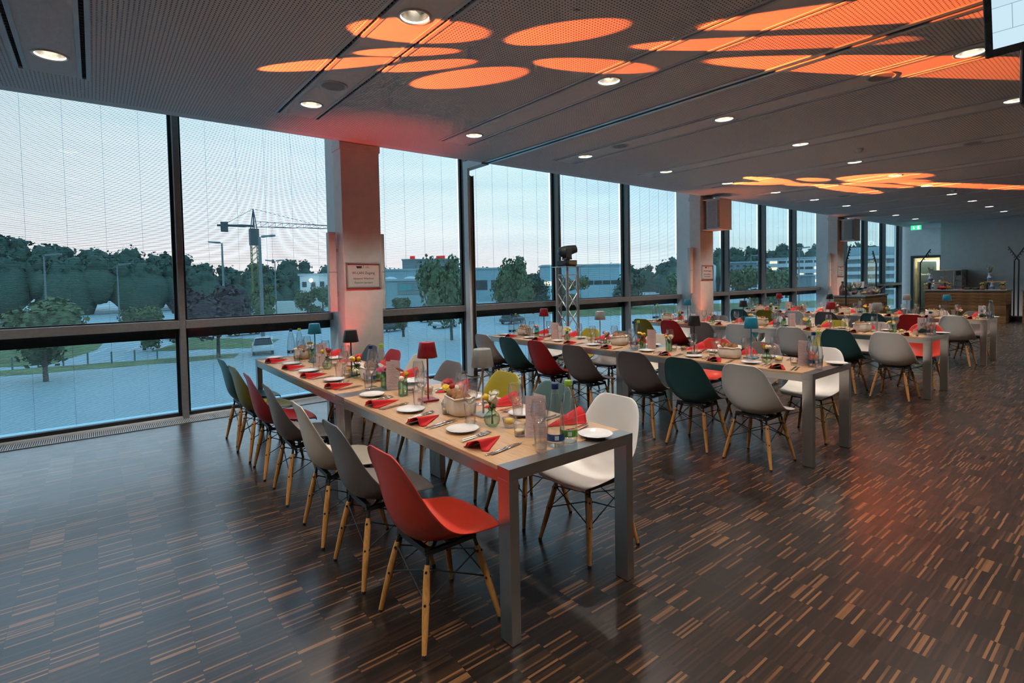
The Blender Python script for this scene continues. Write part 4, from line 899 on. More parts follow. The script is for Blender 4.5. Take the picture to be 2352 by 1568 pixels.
def coat_rack(x, y, arms, label, base=True):
    t = thing('coat_rack', label, 'coat rack', (x, y, 0), 0, 'black coat racks')
    part('base', MB().bbox(-.17, .17, -.16, .16, 0, .15 if len(arms) > 1 else .03, .004).mesh('base', 'black'), t)
    for oy, dy in arms:
        part('pole', MB().tube([(0, oy, .03), (0, oy, 1.86)], .019, 10).tube([(0, oy, 1.855), (0, oy + dy, 2.29)], .019, 10).mesh('pole', 'black'), t)
        g = MB()
        for i in range(4):
            q = .35 + i * .18; p = Vector((0, oy + dy * q, 1.86 + .43 * q)); s_ = 1 if dy > 0 else -1
            g.tube([p, p + Vector((-.0, s_ * .02, -.05))], .006, 6).sphere(p + Vector((0, s_ * .02, -.055)), .017, 8, 6)
        part('hook', g.mesh('hook', 'black'), t)
coat_rack(22.15, 3.03, ((.05, -.24), (-.05, .24)), 'black double coat rack with crossed arms beside the long bar counter')
coat_rack(16.0, 5.56, ((0, -.10),), 'black coat rack before the buffet counter, arm to the bar side')
coat_rack(20.2, 6.13, ((0, .10),), 'black coat rack behind the buffet counter by the windows')
coat_rack(21.3, 5.22, ((0, -.27),), 'black coat rack standing before the lit glass door')
# exit sign
t = thing('exit_sign', 'green illuminated emergency exit sign with white arrow and running figure', 'exit sign', (23.4, 5.87, 3.09)); t.rotation_euler = (0, 0, 0)
part('housing', MB().bbox(0, .03, -.155, .155, 0, .16, .004).mesh('housing', 'exit_green'), t)
part('arrow', MB().prism([(.055, .135), (.075, .135), (.075, .07), (.10, .07), (.065, .025), (.03, .07), (.055, .07)], -.002, 0, 'X').mesh('arrow', 'exit_white'), t)
fg = MB().prism([(-.115, .02), (-.04, .02), (-.04, .14), (-.115, .14), (-.115, .13), (-.05, .13), (-.05, .03), (-.115, .03)], -.002, 0, 'X').disc((-.001, -.082, .115), .012, 12, True, 0).prism([(-.095, .10), (-.07, .10), (-.06, .07), (-.055, .04), (-.066, .04), (-.075, .065), (-.09, .055), (-.105, .035), (-.113, .042), (-.095, .068)], -.002, 0, 'X')
part('running_figure', fg.mesh('running_figure', 'exit_white'), t); part('hanger', MB().box(.012, .018, -.1, -.094, .16, ZC - 3.09).box(.012, .018, .094, .1, .16, ZC - 3.09).mesh('hanger', 'alu'), t)
# drinks fridge behind the door, steel appliance on the bar wall
t = thing('drinks_fridge', 'dark glass door drinks fridge with white script lettering, behind the lit door', 'fridge', (27.62, 6.52, 0))
part('cabinet', MB().bbox(0, .65, -.46, .36, .02, 2.06, .03).mesh('cabinet', plain('fridge_body', (.62, .55, .38), .5)), t); part('door', MB().bbox(-.03, 0, -.30, .34, .08, 2.02, .02).mesh('door', 'fridge'), t)
part('lettering', text_mesh('Coca-Cola', .105, 'fridge_white', 'CENTER', .35, .002), t, (-.034, .05, 1.47), (R(90), 0, R(-90)))
part('inner_panel', MB().box(-.012, .0, -.44, -.33, .3, 1.95).mesh('inner_panel', plain('fridge_side', (.55, .50, .38), .4)), t)
t = thing('steel_appliance', 'stainless steel kitchen appliance with small dark window against the bar wall', 'appliance', (23.45, 5.0, 0))
part('body', MB().bbox(0, .8, -.43, .45, 0, 1.62, .01).mesh('body', make_steel('appliance_steel', (.30, .29, .28), .3)), t); part('window', MB().box(-.004, 0, -.40, -.26, 1.42, 1.58).mesh('window', 'black'), t); part('side_rack', MB().tube([(.1, -.45, 1.05), (.1, -.5, 1.05), (.1, -.5, 1.35), (.1, -.45, 1.35)], .004, 5).mesh('side_rack', 'steel'), t)
part('handle', MB().box(-.02, 0, -.22, -.2, .95, 1.58).mesh('handle', 'alu'), t)
# --- on the long counter (top z = .985)
CZ = .9855
def sprig(n, h, seed, mat='leaf', spread=.05, wd=.008):
    g = MB(); q = random.Random(seed)
    for k in range(n):
        a = q.uniform(0, 6.28); L = q.uniform(.6, 1) * h; lx, ly = math.cos(a) * spread, math.sin(a) * spread; g.tube([(0, 0, 0), (lx * .4, ly * .4, L * .5), (lx, ly, L)], .0018, 4, False)
        for j in range(7):
            u = .25 + .75 * j / 6; b = q.uniform(0, 6.28); c = Vector((lx * u, ly * u, L * u)); d = Vector((math.cos(b), math.sin(b), .7)) * wd * 2.4; e = d.cross(Vector((0, 0, 1))).normalized() * wd * .6
            g.add([c, c + d * .5 + e, c + d, c + d * .5 - e], [(0, 1, 2, 3)])
    return g.mesh('herb_sprigs', mat)
can_prof = [(.001, 0), (.062, 0), (.066, .006), (.066, .13), (.048, .16), (.048, .24), (.056, .262), (.05, .262), (.043, .24), (.043, .17), (.001, .16)]
def milk_can(x, y, z, label, plant, sc=1):
    t = thing('milk_can', label, 'can', (x, y, z), 0, 'printed zinc milk cans'); t.scale = (sc,) * 3
    part('can', MB().lathe(can_prof, 28).mesh('can', 'zinc'), t); part('blue_print', ring_lbl(.035, .115, 2.2, 4.6, .0668, 'cobalt', 'blue_print'), t)
    if plant:
        p = thing('potted_herb', 'grey green herb sprigs growing out of the ' + plant, 'plant', (x, y, z + .24 * sc), 0, 'herbs on the counters'); part('sprigs', sprig(16, .30, int(y * 10), plain('grey_leaf', (.14, .20, .11), .7), .085, .012), p)
def mini_bench(x, y, w_, h, label):
    t = thing('bench_riser', label, 'riser', (x, y, CZ), 0, 'mini bench risers'); part('board', MB().bbox(-.09, .09, -w_ / 2, w_ / 2, h - .02, h, .003).mesh('board', plain('bench_wood', (.45, .24, .08), .5)), t)
    for s in (-1, 1): part('trestle', MB().box(-.07, .07, s * (w_ / 2 - .05) - .012, s * (w_ / 2 - .05) + .012, 0, h - .02).obox((0, s * (w_ / 2 - .11), h * .6), (.02, .14, .012), (R(45) * s, 0, 0)).mesh('trestle', 'black'), t)
mini_bench(21.45, 4.80, .50, .235, 'mini beer bench riser at the door end of the long counter'); mini_bench(21.45, 3.40, .46, .24, 'mini beer bench riser at the coat rack end of the long counter')
milk_can(21.45, 4.975, CZ + .2355, 'zinc milk can with herbs on the door end riser', 'door end milk can'); milk_can(21.45, 3.52, CZ + .2405, 'zinc milk can with herbs on the coat rack end riser', 'coat rack end milk can')
milk_can(21.28, 4.87, CZ, 'zinc milk can below the door end riser', None, .78); milk_can(21.28, 3.44, CZ, 'zinc milk can below the coat rack end riser', None, .8)
def flower_pot(x, y, c, label):
    t = thing('flower_pot', label, 'potted plant', (x, y, CZ), 0, 'woven flower pots on the counter'); part('pot', MB().lathe([(.001, 0), (.048, 0), (.06, .02), (.062, .07), (.05, .115), (.056, .13), (.045, .13), (.001, .11)], 18, ribs=9, rib=.04).mesh('pot', 'terracotta'), t)
    part('foliage', sprig(12, .10, int(y * 100), 'leaf', .085, .014), t, (0, 0, .11)); g = MB(); q = random.Random(int(y * 77))
    for i in range(9): a = q.uniform(0, 6.3); r_ = q.uniform(0, .06); g.sphere((r_ * math.cos(a), r_ * math.sin(a), .19 + q.uniform(-.015, .02)), .013, 7, 5, .2, i)
    part('blossoms', g.mesh('blossoms', 'fl_' + c), t)
for y, c, n_ in ((5.04, 'white', 'green plant in woven pot at the door end of the long counter'), (4.46, 'coral', 'pink flowering plant in woven pot beside the wire stand'), (3.66, 'yellow', 'yellow flowering plant in woven pot beside the pans'), (3.20, 'yellow', 'orange flowering plant in woven pot at the coat rack end')): flower_pot(21.25, y, c, n_)
t = thing('wire_stand', 'black wire two tier fruit stand on the long counter', 'fruit stand', (21.5, 4.24, CZ)); g = MB(); ring = lambda r_, z: [(r_ * math.cos(a), r_ * math.sin(a), z) for a in [2 * math.pi * i / 20 for i in range(21)]]
for n_, r_, z in (('lower_tier', .21, .10), ('upper_tier', .13, .30)):
    g = MB().tube(ring(r_, z), .005, 5, False).tube(ring(r_ * .85, z - .045), .004, 5, False)
    for i in range(12): a = 2 * math.pi * i / 12; g.tube([(r_ * math.cos(a), r_ * math.sin(a), z), (r_ * .85 * math.cos(a), r_ * .85 * math.sin(a), z - .045)], .0025, 4)
    part(n_, g.mesh(n_, 'black'), t)
g = MB()
for i in range(4): a = math.pi / 4 + math.pi / 2 * i; g.tube([(.2 * math.cos(a), .2 * math.sin(a), 0), (.19 * math.cos(a), .19 * math.sin(a), .06), (.125 * math.cos(a), .125 * math.sin(a), .30)], .005, 5)
g.tube([(0, .12 * math.cos(a), .30 + .16 * math.sin(a)) for a in [math.pi * i / 14 for i in range(15)]], .006, 6); part('handle_frame', g.mesh('handle_frame', 'black'), t)
for k, y in enumerate((4.01, 3.82)):
    t = thing('black_pan', 'black round pan on the long counter, %s the wire stand' % ('next to' if k == 0 else 'farther from'), 'pan', (21.3, y, CZ), 0, 'black pans'); part('pan_body', MB().lathe([(.001, 0), (.075, 0), (.09, .008), (.1, .055), (.096, .055), (.086, .012), (.001, .008)], 24).mesh('pan_body', 'black'), t); part('pan_handle', MB().obox((.0, -.12, .05), (.018, .1, .01), (0, 0, 0)).mesh('pan_handle', 'black'), t)
cl_ = MB().sphere((0, 0, .03), .09, 18, 10, .6, 3, (.8, 1.2, .55)).mesh('folded_cloth', 'cloth_red'); single('red_cloth', cl_, 'crumpled red cloth on the long counter', 'cloth', (21.15, 4.62, CZ + .032))
t = thing('white_bucket', 'white round tub under the door end riser', 'tub', (21.17, 4.76, CZ)); part('tub', MB().lathe([(.001, 0), (.06, 0), (.07, .01), (.075, .16), (.08, .165), (.07, .16), (.001, .15)], 20).mesh('tub', plain('cream_plastic', (.55, .50, .42), .5)), t)
tray = MB().bbox(-.05, .05, -.06, .06, 0, .022, .005).mesh('pink_tray', plain('pink_plastic', (.45, .05, .14), .4)); single('pink_tray', tray, 'small pink tray beside the black pans', 'tray', (21.1, 4.14, CZ))
for k, y in enumerate((4.88, 4.72)): single('small_jar', MB().lathe([(.001, 0), (.025, 0), (.027, .003), (.027, .06), (.022, .066), (.001, .066)], 14).mesh('small_jar', 'porcelain'), 'small white jar on the door end riser, %s' % ('by the milk can' if k == 0 else 'by the wooden cake stand'), 'jar', (21.38, y, CZ + .2355), 0, 'small white jars')
t = thing('cake_stand', 'three tier wooden cake stand on the door end riser', 'cake stand', (21.45, 4.63, CZ + .2355)); part('post', MB().tube([(0, 0, 0), (0, 0, .36)], .008, 8).mesh('post', 'beech'), t)
for z, r_ in ((.01, .08), (.16, .09), (.36, .09)): part('tier', MB().lathe([(.001, z), (r_, z), (r_, z + .008), (.001, z + .008)], 20).mesh('tier', 'beech'), t)
# --- on the buffet counter (top z = .90)
BZ = .9005
for x, y, h, r_, n_ in ((17.75, 6.26, .42, .085, 'tall brown stoneware bottle'), (17.6, 6.16, .28, .10, 'squat brown stoneware jug')):
    t = thing('stoneware_bottle', n_ + ' on the buffet counter', 'bottle', (x, y, BZ), 0, 'brown stoneware bottles'); part('body', MB().lathe([(.001, 0), (r_ * .95, 0), (r_, .01), (r_, h * .45), (r_ * .9, h * .58), (r_ * .4, h * .76), (r_ * .3, h * .8), (r_ * .3, h * .9)], 24).mesh('body', 'brown_glass'), t); part('stopper', MB().lathe([(r_ * .34, h * .88), (r_ * .36, h * .9), (r_ * .36, h), (.001, h)], 16).mesh('stopper', 'black'), t)
for x, y, n_ in ((17.5, 5.98, 'herb plant in small zinc pot at the pillar end of the buffet'), (18.2, 6.0, 'herb plant in small zinc pot in the middle of the buffet')):
    t = thing('potted_herb', n_, 'plant', (x, y, BZ), 0, 'herbs on the counters'); part('pot', MB().lathe([(.001, 0), (.05, 0), (.066, .11), (.07, .115), (.06, .11), (.001, .1)], 18).mesh('pot', 'zinc'), t); part('sprigs', sprig(26, .30, int(x * 10), 'leaf', .11, .014), t, (0, 0, .1))
def food_bowl(x, y, r_, food, label):
    t = thing('food_bowl', label, 'bowl', (x, y, BZ), 0, 'covered buffet bowls'); part('bowl', MB().lathe([(.001, 0), (r_ * .5, 0), (r_ * .85, .05), (r_, .11), (r_ * .96, .11), (r_ * .8, .05), (.001, .012)], 22).mesh('bowl', 'wine'), t); part('food', MB().sphere((0, 0, .07), r_ * .8, 18, 10, .4, x, (1, 1, .5)).mesh('food', food), t)
    part('cling_film', MB().sphere((0, 0, .135), r_ * .98, 20, 12, .4, x * 2, (1, 1, .6)).mesh('cling_film', 'film'), t)
for k, (x, y, r_, f_) in enumerate(((17.78, 5.98, .12, 'salad'), (17.75, 5.70, .10, 'egg'), (18.05, 5.69, .12, 'salad'), (18.42, 5.72, .14, 'salad'), (18.84, 5.75, .16, 'egg'))): food_bowl(x, y, r_, f_, '%s film covered food bowl on the buffet counter, counted from the pillar' % ORD[k])
t = thing('buffet_card', 'white printed card standing behind the buffet bowls', 'card', (18.5, 6.1, BZ), R(-90)); part('card', MB().obox((0, 0, .30), (.34, .006, .2), (R(-15), 0, 0)).mesh('card', 'card'), t); part('stand', MB().tube([(0, .02, 0), (0, .01, .22)], .01, 8).box(-.06, .06, -.03, .07, 0, .008).mesh('stand', 'black'), t)
lad = MB().tube([(0, 0, .13), (.05, -.16, .22), (.1, -.34, .34)], .008, 6).sphere((0, 0, .12), .03, 10, 6).mesh('serving_ladle', 'chrome'); single('serving_ladle', lad, 'steel ladle leaning out of the last buffet bowl', 'ladle', (18.9, 5.72, BZ))
t = thing('potted_herb', 'green plant on the counter cut by the picture edge', 'plant', (21.5, 2.62, CZ)); part('pot', MB().lathe([(.001, 0), (.05, 0), (.066, .11), (.06, .11), (.001, .1)], 18).mesh('pot', 'zinc'), t); part('sprigs', sprig(22, .28, 5, 'leaf', .10, .014), t, (0, 0, .1))
# ================================================================== outside, one storey below
GZ = -4.5
def poly(pts, z, mat, name, th=.02): return MB().prism(pts, z, z + th, 'Z').mesh(name, mat)
struct('ground', MB().box(-400, 500, 7.6, 700, GZ - .5, GZ).mesh('ground', 'ground'))
for k, (pts, n_) in enumerate([([(-12, 52), (9, 49), (10, 52), (-12, 56)], 'grass strip with bollards below the first window'), ([(-14, 60), (-3, 56), (0, 66), (2, 92), (-16, 84)], 'grass bed around the leafy tree below the first window'), ([(4, 60), (13, 55), (16, 62), (9, 72)], 'grass bed around the dark tree beside the parked cars'),
                               ([(13, 92), (34, 84), (36, 90), (16, 100)], 'grass verge along the road past the second window'), ([(22, 112), (60, 96), (62, 102), (24, 120)], 'far grass verge behind the small trees'), ([(60, 60), (140, 26), (150, 44), (70, 84)], 'long grass field before the pale offices'), ([(-30, 100), (14, 108), (14, 113), (-30, 107)], 'narrow grass line along the access road')]):
    o = struct('lawn_%d' % (k + 1), poly(pts, GZ, 'grass', 'lawn')); o['label'] = n_
ln = MB()
for i in range(9): x = -3 + i * 2.6; ln.prism([(x, 62), (x + .12, 62), (x + 1.3, 67), (x + 1.18, 67)], GZ, GZ + .012, 'Z')
for i in range(12): x = 27 + i * 2.6; ln.prism([(x, 58 - i * .9), (x + .12, 58 - i * .9), (x + 2.2, 63 - i * .9), (x + 2.08, 63 - i * .9)], GZ, GZ + .012, 'Z')
struct('road_marking_1', ln.mesh('parking_lines', 'line'))['kind'] = 'structure'
pst = MB().tube([(0, 0, 0), (0, 0, .95)], .06, 8).mesh('bollard', 'post_grey')
for i in range(8): single('bollard', pst, '%s slim dark bollard on the grass strip below the first window' % ORD[i], 'bollard', (-5.1 + i * 1.5, 55 - i * .45, GZ), 0, 'bollards on the grass strip')
# --- trees
def crown_mesh(seed, mat, n, blobs, leaf=.28):
    q = random.Random(seed); g = MB()
    bl_ = [(Vector((q.gauss(0, .45), q.gauss(0, .45), q.uniform(-.55, .75))), q.uniform(.35, .62)) for _ in range(blobs)]
    for k in range(n):
        c, r_ = bl_[k % blobs]; d = Vector((q.gauss(0, 1), q.gauss(0, 1), q.gauss(0, 1))).normalized(); p = c + d * r_ * q.uniform(.5, 1.12)
        a = Vector((q.gauss(0, 1), q.gauss(0, 1), q.gauss(0, 1))).normalized(); b = a.cross(d).normalized(); s = leaf * q.uniform(.5, 1) * .35
        g.add([p - a * s, p + b * s, p + a * s, p - b * s], [(0, 1, 2, 3)])
    for c, r_ in bl_: g.sphere(c, r_ * .62, 8, 6, .4, seed)
    return g.mesh('crown', mat)
CR = {m_: [crown_mesh(s + 11 * len(m_), m_, 2600, 10) for s in range(2)] for m_ in ('leaf_mid', 'leaf_dark', 'leaf_purple')}
tall = crown_mesh(77, 'leaf_mid', 3600, 13)
def tree(x, y, zt, rad, mat, label, q=0, me=None, sq=1.0):
    t = thing('broadleaf_tree', label, 'tree', (x, y, GZ), rnd.uniform(0, 6), 'trees around the car park'); hz = zt - GZ - rad * sq
    part('trunk', MB().tube([(0, 0, 0), (.05, 0, hz * .5), (0, .05, hz + rad * .2)], [.16, .12, .07], 7).mesh('trunk', 'bark'), t)
    c = part('crown', me or CR[mat][q % 2], t, (0, 0, hz)); c.scale = (rad, rad, rad * sq)
for k, (x, y, zt, rd, mat, sq, n_) in enumerate([(-2.7, 46, .4, 2.6, 'leaf_mid', .8, 'leafy green tree just below the first window'), (8.0, 50, 1.9, 2.5, 'leaf_purple', 1.0, 'dark plum leaved tree below the second window'), (3.6, 62, -.6, 1.9, 'leaf_mid', 1, 'small green tree beside the window mullion'),
        (23.0, 99, 1.4, 1.9, 'leaf_mid', 1.1, 'small roadside tree before the construction site'), (26.5, 86, .4, 1.9, 'leaf_mid', 1.1, 'small roadside tree nearer the pillar'), (18.3, 78, -.1, 1.7, 'leaf_mid', 1.2, 'small roadside tree right of the plum tree'), (31, 92, 1.0, 1.8, 'leaf_mid', 1, 'small roadside tree beside the first pillar'),
        (26.9, 53.5, -.3, 1.2, 'leaf_mid', 1.3, 'young thin tree before the pale hall'), (28.9, 46.6, 4.1, 2.1, 'leaf_mid', 1.7, 'tall tree right of the pale hall'), (53.4, 66, 5.2, 2.6, 'leaf_mid', 1.6, 'tall tree in the middle before the white halls'), (62, 72, 1.9, 3.0, 'leaf_dark', .9, 'dark bush beside the tall middle tree'), (45, 74, 1.2, 2.8, 'leaf_dark', .8, 'dark bush before the tall middle tree'),
        (97, 51, 2.6, 3.2, 'leaf_mid', 1, 'round tree before the grey office block'), (92, 62, 2.2, 3.0, 'leaf_mid', 1.1, 'tree beside the second pillar'), (90, 41.5, 2.4, 3.2, 'leaf_mid', 1, 'round tree before the white office block'), (84, 68, 2.6, 3.4, 'leaf_dark', 1, 'dark tree left of the second pillar'), (74, 76, 1.6, 3.0, 'leaf_mid', .9, 'broad tree past the white halls')]):
    tree(x, y, zt, rd, mat, n_, k, tall if sq > 1.5 else None, sq)
# wooded ridge on the horizon: one mass nobody could count
q = random.Random(5); g = MB()
def ridge(pts, depth, rows):
    for i in range(len(pts) - 1):
        (x0, y0, h0), (x1, y1, h1) = pts[i], pts[i + 1]; L = math.hypot(x1 - x0, y1 - y0); n = max(2, int(L / 3.4))
        for r_ in range(rows):
            for k in range(n):
                u = (k + q.random()) / n; x = x0 + (x1 - x0) * u; y = y0 + (y1 - y0) * u; h = h0 + (h1 - h0) * u; d = math.hypot(x, y); o = r_ * depth / max(1, rows)
                f_ = (d + o) / d; zt = h * f_ * (1 - .28 * (rows - 1 - r_) / max(1, rows - 1)) + q.uniform(-2.4, .9); rd = q.uniform(1.7, 3.4)
                g.sphere((x * f_, y * f_, zt - rd), rd * .85, 10, 8, .4, q.random() * 50, (1, 1, 1.05)); g.sphere((x * f_, y * f_, zt - rd - 4.5), rd * 1.5, 8, 5, .4, q.random() * 50, (1, 1, 1.25))
                for _ in range(46):
                    dv = Vector((q.gauss(0, 1), q.gauss(0, 1), abs(q.gauss(0, 1)))).normalized(); p = Vector((x * f_, y * f_, zt - rd)) + dv * rd * q.uniform(.75, 1.28); a = Vector((q.gauss(0, 1), q.gauss(0, 1), q.gauss(0, 1))).normalized(); b = a.cross(dv).normalized(); s = q.uniform(.25, .65)
                    g.add([p - a * s, p + b * s, p + a * s, p - b * s], [(0, 1, 2, 3)])
ridge([(-60, 150, 12), (-24, 160, 13), (2, 158, 12), (20, 165, 9), (34, 172, 7.5), (52, 176, 9), (62, 176, 7.5), (88, 172, 7), (112, 166, 8)], 50, 3)
ridge([(112, 190, 7), (150, 176, 6), (176, 160, 7.5), (196, 140, 6.5)], 30, 2)
ridge([(161, 117, 7), (164, 113, 11.5), (169, 107, 12.5), (173, 103, 11.5)], 14, 2)
ridge([(230, 140, 15), (262, 112, 16), (285, 84, 16)], 30, 2)
single('wooded_ridge', g.mesh('wooded_ridge', 'leaf_dark'), 'dark wooded ridge along the horizon', 'woods', kind='stuff')
# --- tower crane
cx, cy = 32.5, 146.4
t = thing('tower_crane', 'tower crane with long lattice jib above the woods', 'crane', (cx, cy, GZ)); e1 = Vector((21.8, -5.5, 0)).normalized(); H = 20.5; W_ = .75
g = MB()
for a in (-W_, W_):
    for b in (-W_, W_): g.tube([(a, b, 0), (a, b, H)], .11, 5)
z = 0
while z < H - 1.4:
    for a in (-W_, W_): g.tube([(a, -W_, z), (a, W_, z + 1.5)], .06, 4).tube([(-W_, a, z), (W_, a, z + 1.5)], .06, 4).tube([(a, -W_, z), (a, W_, z)], .05, 4)
    z += 1.5
part('mast', g.mesh('mast', plain('crane_yellow', (.20, .17, .05), .6)), t); part('cab', MB().box(-1, 1, -1, 1, H - 4.2, H).mesh('cab', 'crane'), t)
g = MB(); ap = Vector((0, 0, 25.6))
for a in (-W_, W_): g.tube([(a, 0, H), ap], .12, 5).tube([(0, a, H), ap], .1, 5)
part('apex', g.mesh('apex', 'crane'), t)
g = MB(); J = Vector((0, 0, 21.2)); n = 16; L = 27.0
up = [J + e1 * (L * i / n) + Vector((0, 0, 1.2 - .9 * i / n)) for i in range(n + 1)]; lo_ = [J + e1 * (L * i / n) + Vector((0, 0, -.2)) for i in range(n + 1)]
g.tube(up, .09, 4).tube(lo_, .1, 4)
for i in range(n): g.tube([lo_[i], up[i]], .045, 4).tube([lo_[i], up[i + 1]], .045, 4)
g.tube([ap, up[9]], .04, 4); part('jib', g.mesh('jib', 'crane'), t)
part('counter_jib', MB().tube([J, J - e1 * 8.2], .32, 5).tube([ap, J - e1 * 7], .05, 4).mesh('counter_jib', 'crane'), t); part('counterweight', MB().obox(J - e1 * 6.6 + Vector((0, 0, -.3)), (1.6, 1.2, 2.4), (0, 0, math.atan2(e1.y, e1.x))).mesh('counterweight', 'crane'), t)
hk = J + e1 * 4.2; part('hook_block', MB().tube([hk, hk - Vector((0, 0, 12))], .03, 4).obox(hk - Vector((0, 0, 9)), (.5, .5, .9), (0, 0, 0)).mesh('hook_block', 'crane'), t)
# --- street lamps
def lamp_post(x, y, h, heads, label, th=.09, glow=False):
    t = thing('street_lamp', label, 'street lamp', (x, y, GZ), 0, 'street lamps outside'); part('pole', MB().tube([(0, 0, 0), (0, 0, h)], [th * 1.3, th * .8], 8).mesh('pole', 'post_grey'), t)
    for s in heads: part('lamp_head', MB().obox((s * .75, -s * .4, h + .1), (1.3, .45, .18), (0, -.08 * s, -.5)).mesh('lamp_head', 'post_grey' if not glow else 'lamp_far'), t)
for x, y, h, hd, n_, th in [(12.7, 74, 11.4, (-1,), 'street lamp with one arm left of the crane', .13), (13.5, 58.5, 11.0, (1,), 'thick street lamp beside the crane mast', .16), (24.7, 97, 10.2, (-1, 1), 'double headed street lamp right of the crane', .1), (73.7, 31.2, 9.6, (-1, 1), 'double headed street lamp before the white office block', .09), (106.8, 54.7, 10.2, (1,), 'street lamp before the grey office block', .1), (99, 96, 9.5, (1,), 'street lamp before the wooded slope', .12), (2.4, 84, 9, (1,), 'pale lamp post before the wooded ridge', .08), (-3.8, 70, 9.4, (1,), 'nearest pale lamp post before the wooded ridge', .08)]: lamp_post(x, y, h, hd, n_, th)
fl_me = MB().sphere((0, 0, 0), .42, 10, 8).mesh('floodlight', 'lamp_far')
t = thing('site_floodlight', 'glaring white floodlight at the construction site', 'floodlight', (39.3, 124, GZ)); part('mast', MB().tube([(0, 0, 0), (0, 0, 6.9)], .1, 6).mesh('mast', 'post_grey'), t); part('lamp', fl_me, t, (0, 0, 7))
for x, y, z, n_ in [(28.2, 94, -3.6, 'small orange light at the roadside'), ]: t = thing('warning_light', n_, 'light', (x, y, GZ)); part('stand', MB().tube([(0, 0, 0), (0, 0, z - GZ)], .05, 6).mesh('stand', 'post_grey'), t); part('lens', MB().sphere((0, 0, z - GZ), .28, 8, 6).mesh('lens', 'tail'), t)
# --- cars
def car_parts(mat):
    sec = [(-2.1, .45, .62, .78), (-2.05, .38, .80, .84), (-1.5, .32, .92, .88), (-.2, .30, .95, .9), (.9, .30, .95, .9), (1.7, .34, .84, .88), (2.05, .40, .70, .82), (2.12, .46, .58, .72)]
    P = [[(x, -w_, z0), (x, -w_, (z0 + z1) / 2), (x, -w_ * .93, z1), (x, 0, z1 + .02), (x, w_ * .93, z1), (x, w_, (z0 + z1) / 2), (x, w_, z0), (x, 0, z0)] for x, z0, z1, w_ in sec]
    b = MB().grid(P, True, True); b.add(P[0], [tuple(range(8))]); b.add(P[-1], [tuple(range(8))[::-1]])
    c = [(-1.75, .93, .78), (-1.35, 1.36, .66), (-.6, 1.46, .64), (.2, 1.44, .64), (1.05, .95, .78)]
    gl_ = MB().grid([[(x, -w_, .92), (x, -w_ * .96, z), (x, w_ * .96, z), (x, w_, .92)] for x, z, w_ in c], False)
    rf = MB().grid([[(x, s * .6, 1.455 + .02 * (1 - s * s) - .012 * abs(x + .3)) for s in (-1, -.5, 0, .5, 1)] for x in (-1.3, -.8, -.3, .25)])
    pl_ = MB()
    for s in (-1, 1): pl_.tube([(-1.72, s * .76, .92), (-1.33, s * .65, 1.38), (-.3, s * .63, 1.46), (.25, s * .63, 1.45), (1.05, s * .76, .94)], .035, 6)
    return b.mesh('body', mat), gl_.mesh('windows', 'car_glass'), rf.mesh('roof', mat), pl_.mesh('pillars', mat)
CARS = {m_: car_parts(m_) for m_ in ('car_white', 'car_dark', 'car_red')}
wh_me = MB().tube([(0, -.1, 0), (0, .1, 0)], .31, 16).mesh('wheel', 'tyre'); hub_me = MB().tube([(0, -.11, 0), (0, .11, 0)], .18, 12).mesh('hub', 'alu'); li_me = MB().box(2.03, 2.1, -.7, -.45, .6, .7).box(2.03, 2.1, .45, .7, .6, .7).mesh('headlamp', 'car_white')
for x, y, a, m_, n_ in [(11.6, 50.5, 78, 'car_white', 'white hatchback parked below the second window, rear towards the room'), (8.4, 73, 15, 'car_dark', 'dark car parked behind the second window mullion'), (14.2, 71, 20, 'car_red', 'dark red car parked behind the white hatchback'), (36.2, 60, 25, 'car_white', 'white compact car parked past the first pillar'), (40.3, 71, 20, 'car_white', 'white saloon parked in the second rank past the pillar'), (42.6, 77, 20, 'car_dark', 'dark car in the far rank past the pillar'), (36.0, 73.5, 20, 'car_white', 'white car at the left of the second rank'), (29, 61, 20, 'car_dark', 'dark car half hidden by the first pillar'), (46, 58, 20, 'car_dark', 'dark car parked behind the partition post'), (94, 137, 0, 'car_dark', 'distant car on the road past the tall tree'), (33, 100, 10, 'car_white', 'distant white car beside the construction site'), (37.5, 97, 10, 'car_white', 'second distant white car beside the construction site')]:
    t = thing('parked_car', n_, 'car', (x, y, GZ + .01), R(a), 'cars in the car park')
    for nn, me in zip(('body', 'window_band', 'roof', 'roof_pillars'), CARS[m_]): part(nn, me, t)
    for wx in (-1.3, 1.32):
        for wy in (-.74, .74): wl = part('wheel', wh_me, t, (wx, wy, .31)); part('hub', hub_me, wl)
    part('headlamp', li_me, t)
# --- buildings
def block(label, x0, y0, x1, y1, depth, z1, wall, rows, cols, lit=(), wh=.42, gap=.18, z0=GZ, roof=True, skip=()):
    """facade from (x0,y0) to (x1,y1), windows as separate pieces"""
    t = thing('building', label, 'building', (x0, y0, z0)); L = math.hypot(x1 - x0, y1 - y0); t.rotation_euler = (0, 0, math.atan2(y1 - y0, x1 - x0)); H_ = z1 - z0
    part('walls', MB().box(0, L, 0, depth, 0, H_).mesh('walls', wall), t)
    if roof: part('roof', MB().box(-.4, L + .4, -.4, depth + .4, H_, H_ + .5).mesh('roof', 'bld_roof'), t)
    if rows:
        fh = H_ / rows; cw = L / cols; wd = MB().box(cw * gap, cw * (1 - gap), -.08, 0.05, fh * (.5 - wh / 2), fh * (.5 + wh / 2)).mesh('window', 'win_dark'); wl_ = wd.copy(); wl_.materials.clear(); wl_.materials.append(M['win_lit'])
        for r_ in range(rows):
            for c in range(cols):
                if (r_, c) in skip: continue
                part('window', wl_ if (r_, c) in lit else wd, t, (c * cw, 0, r_ * fh))
    return t
block('low dark arena with red rooftop signs past the first pillar', 117, 232, 141, 219, 30, 12.5, 'bld_grey', 1, 9, (), .5, .06)
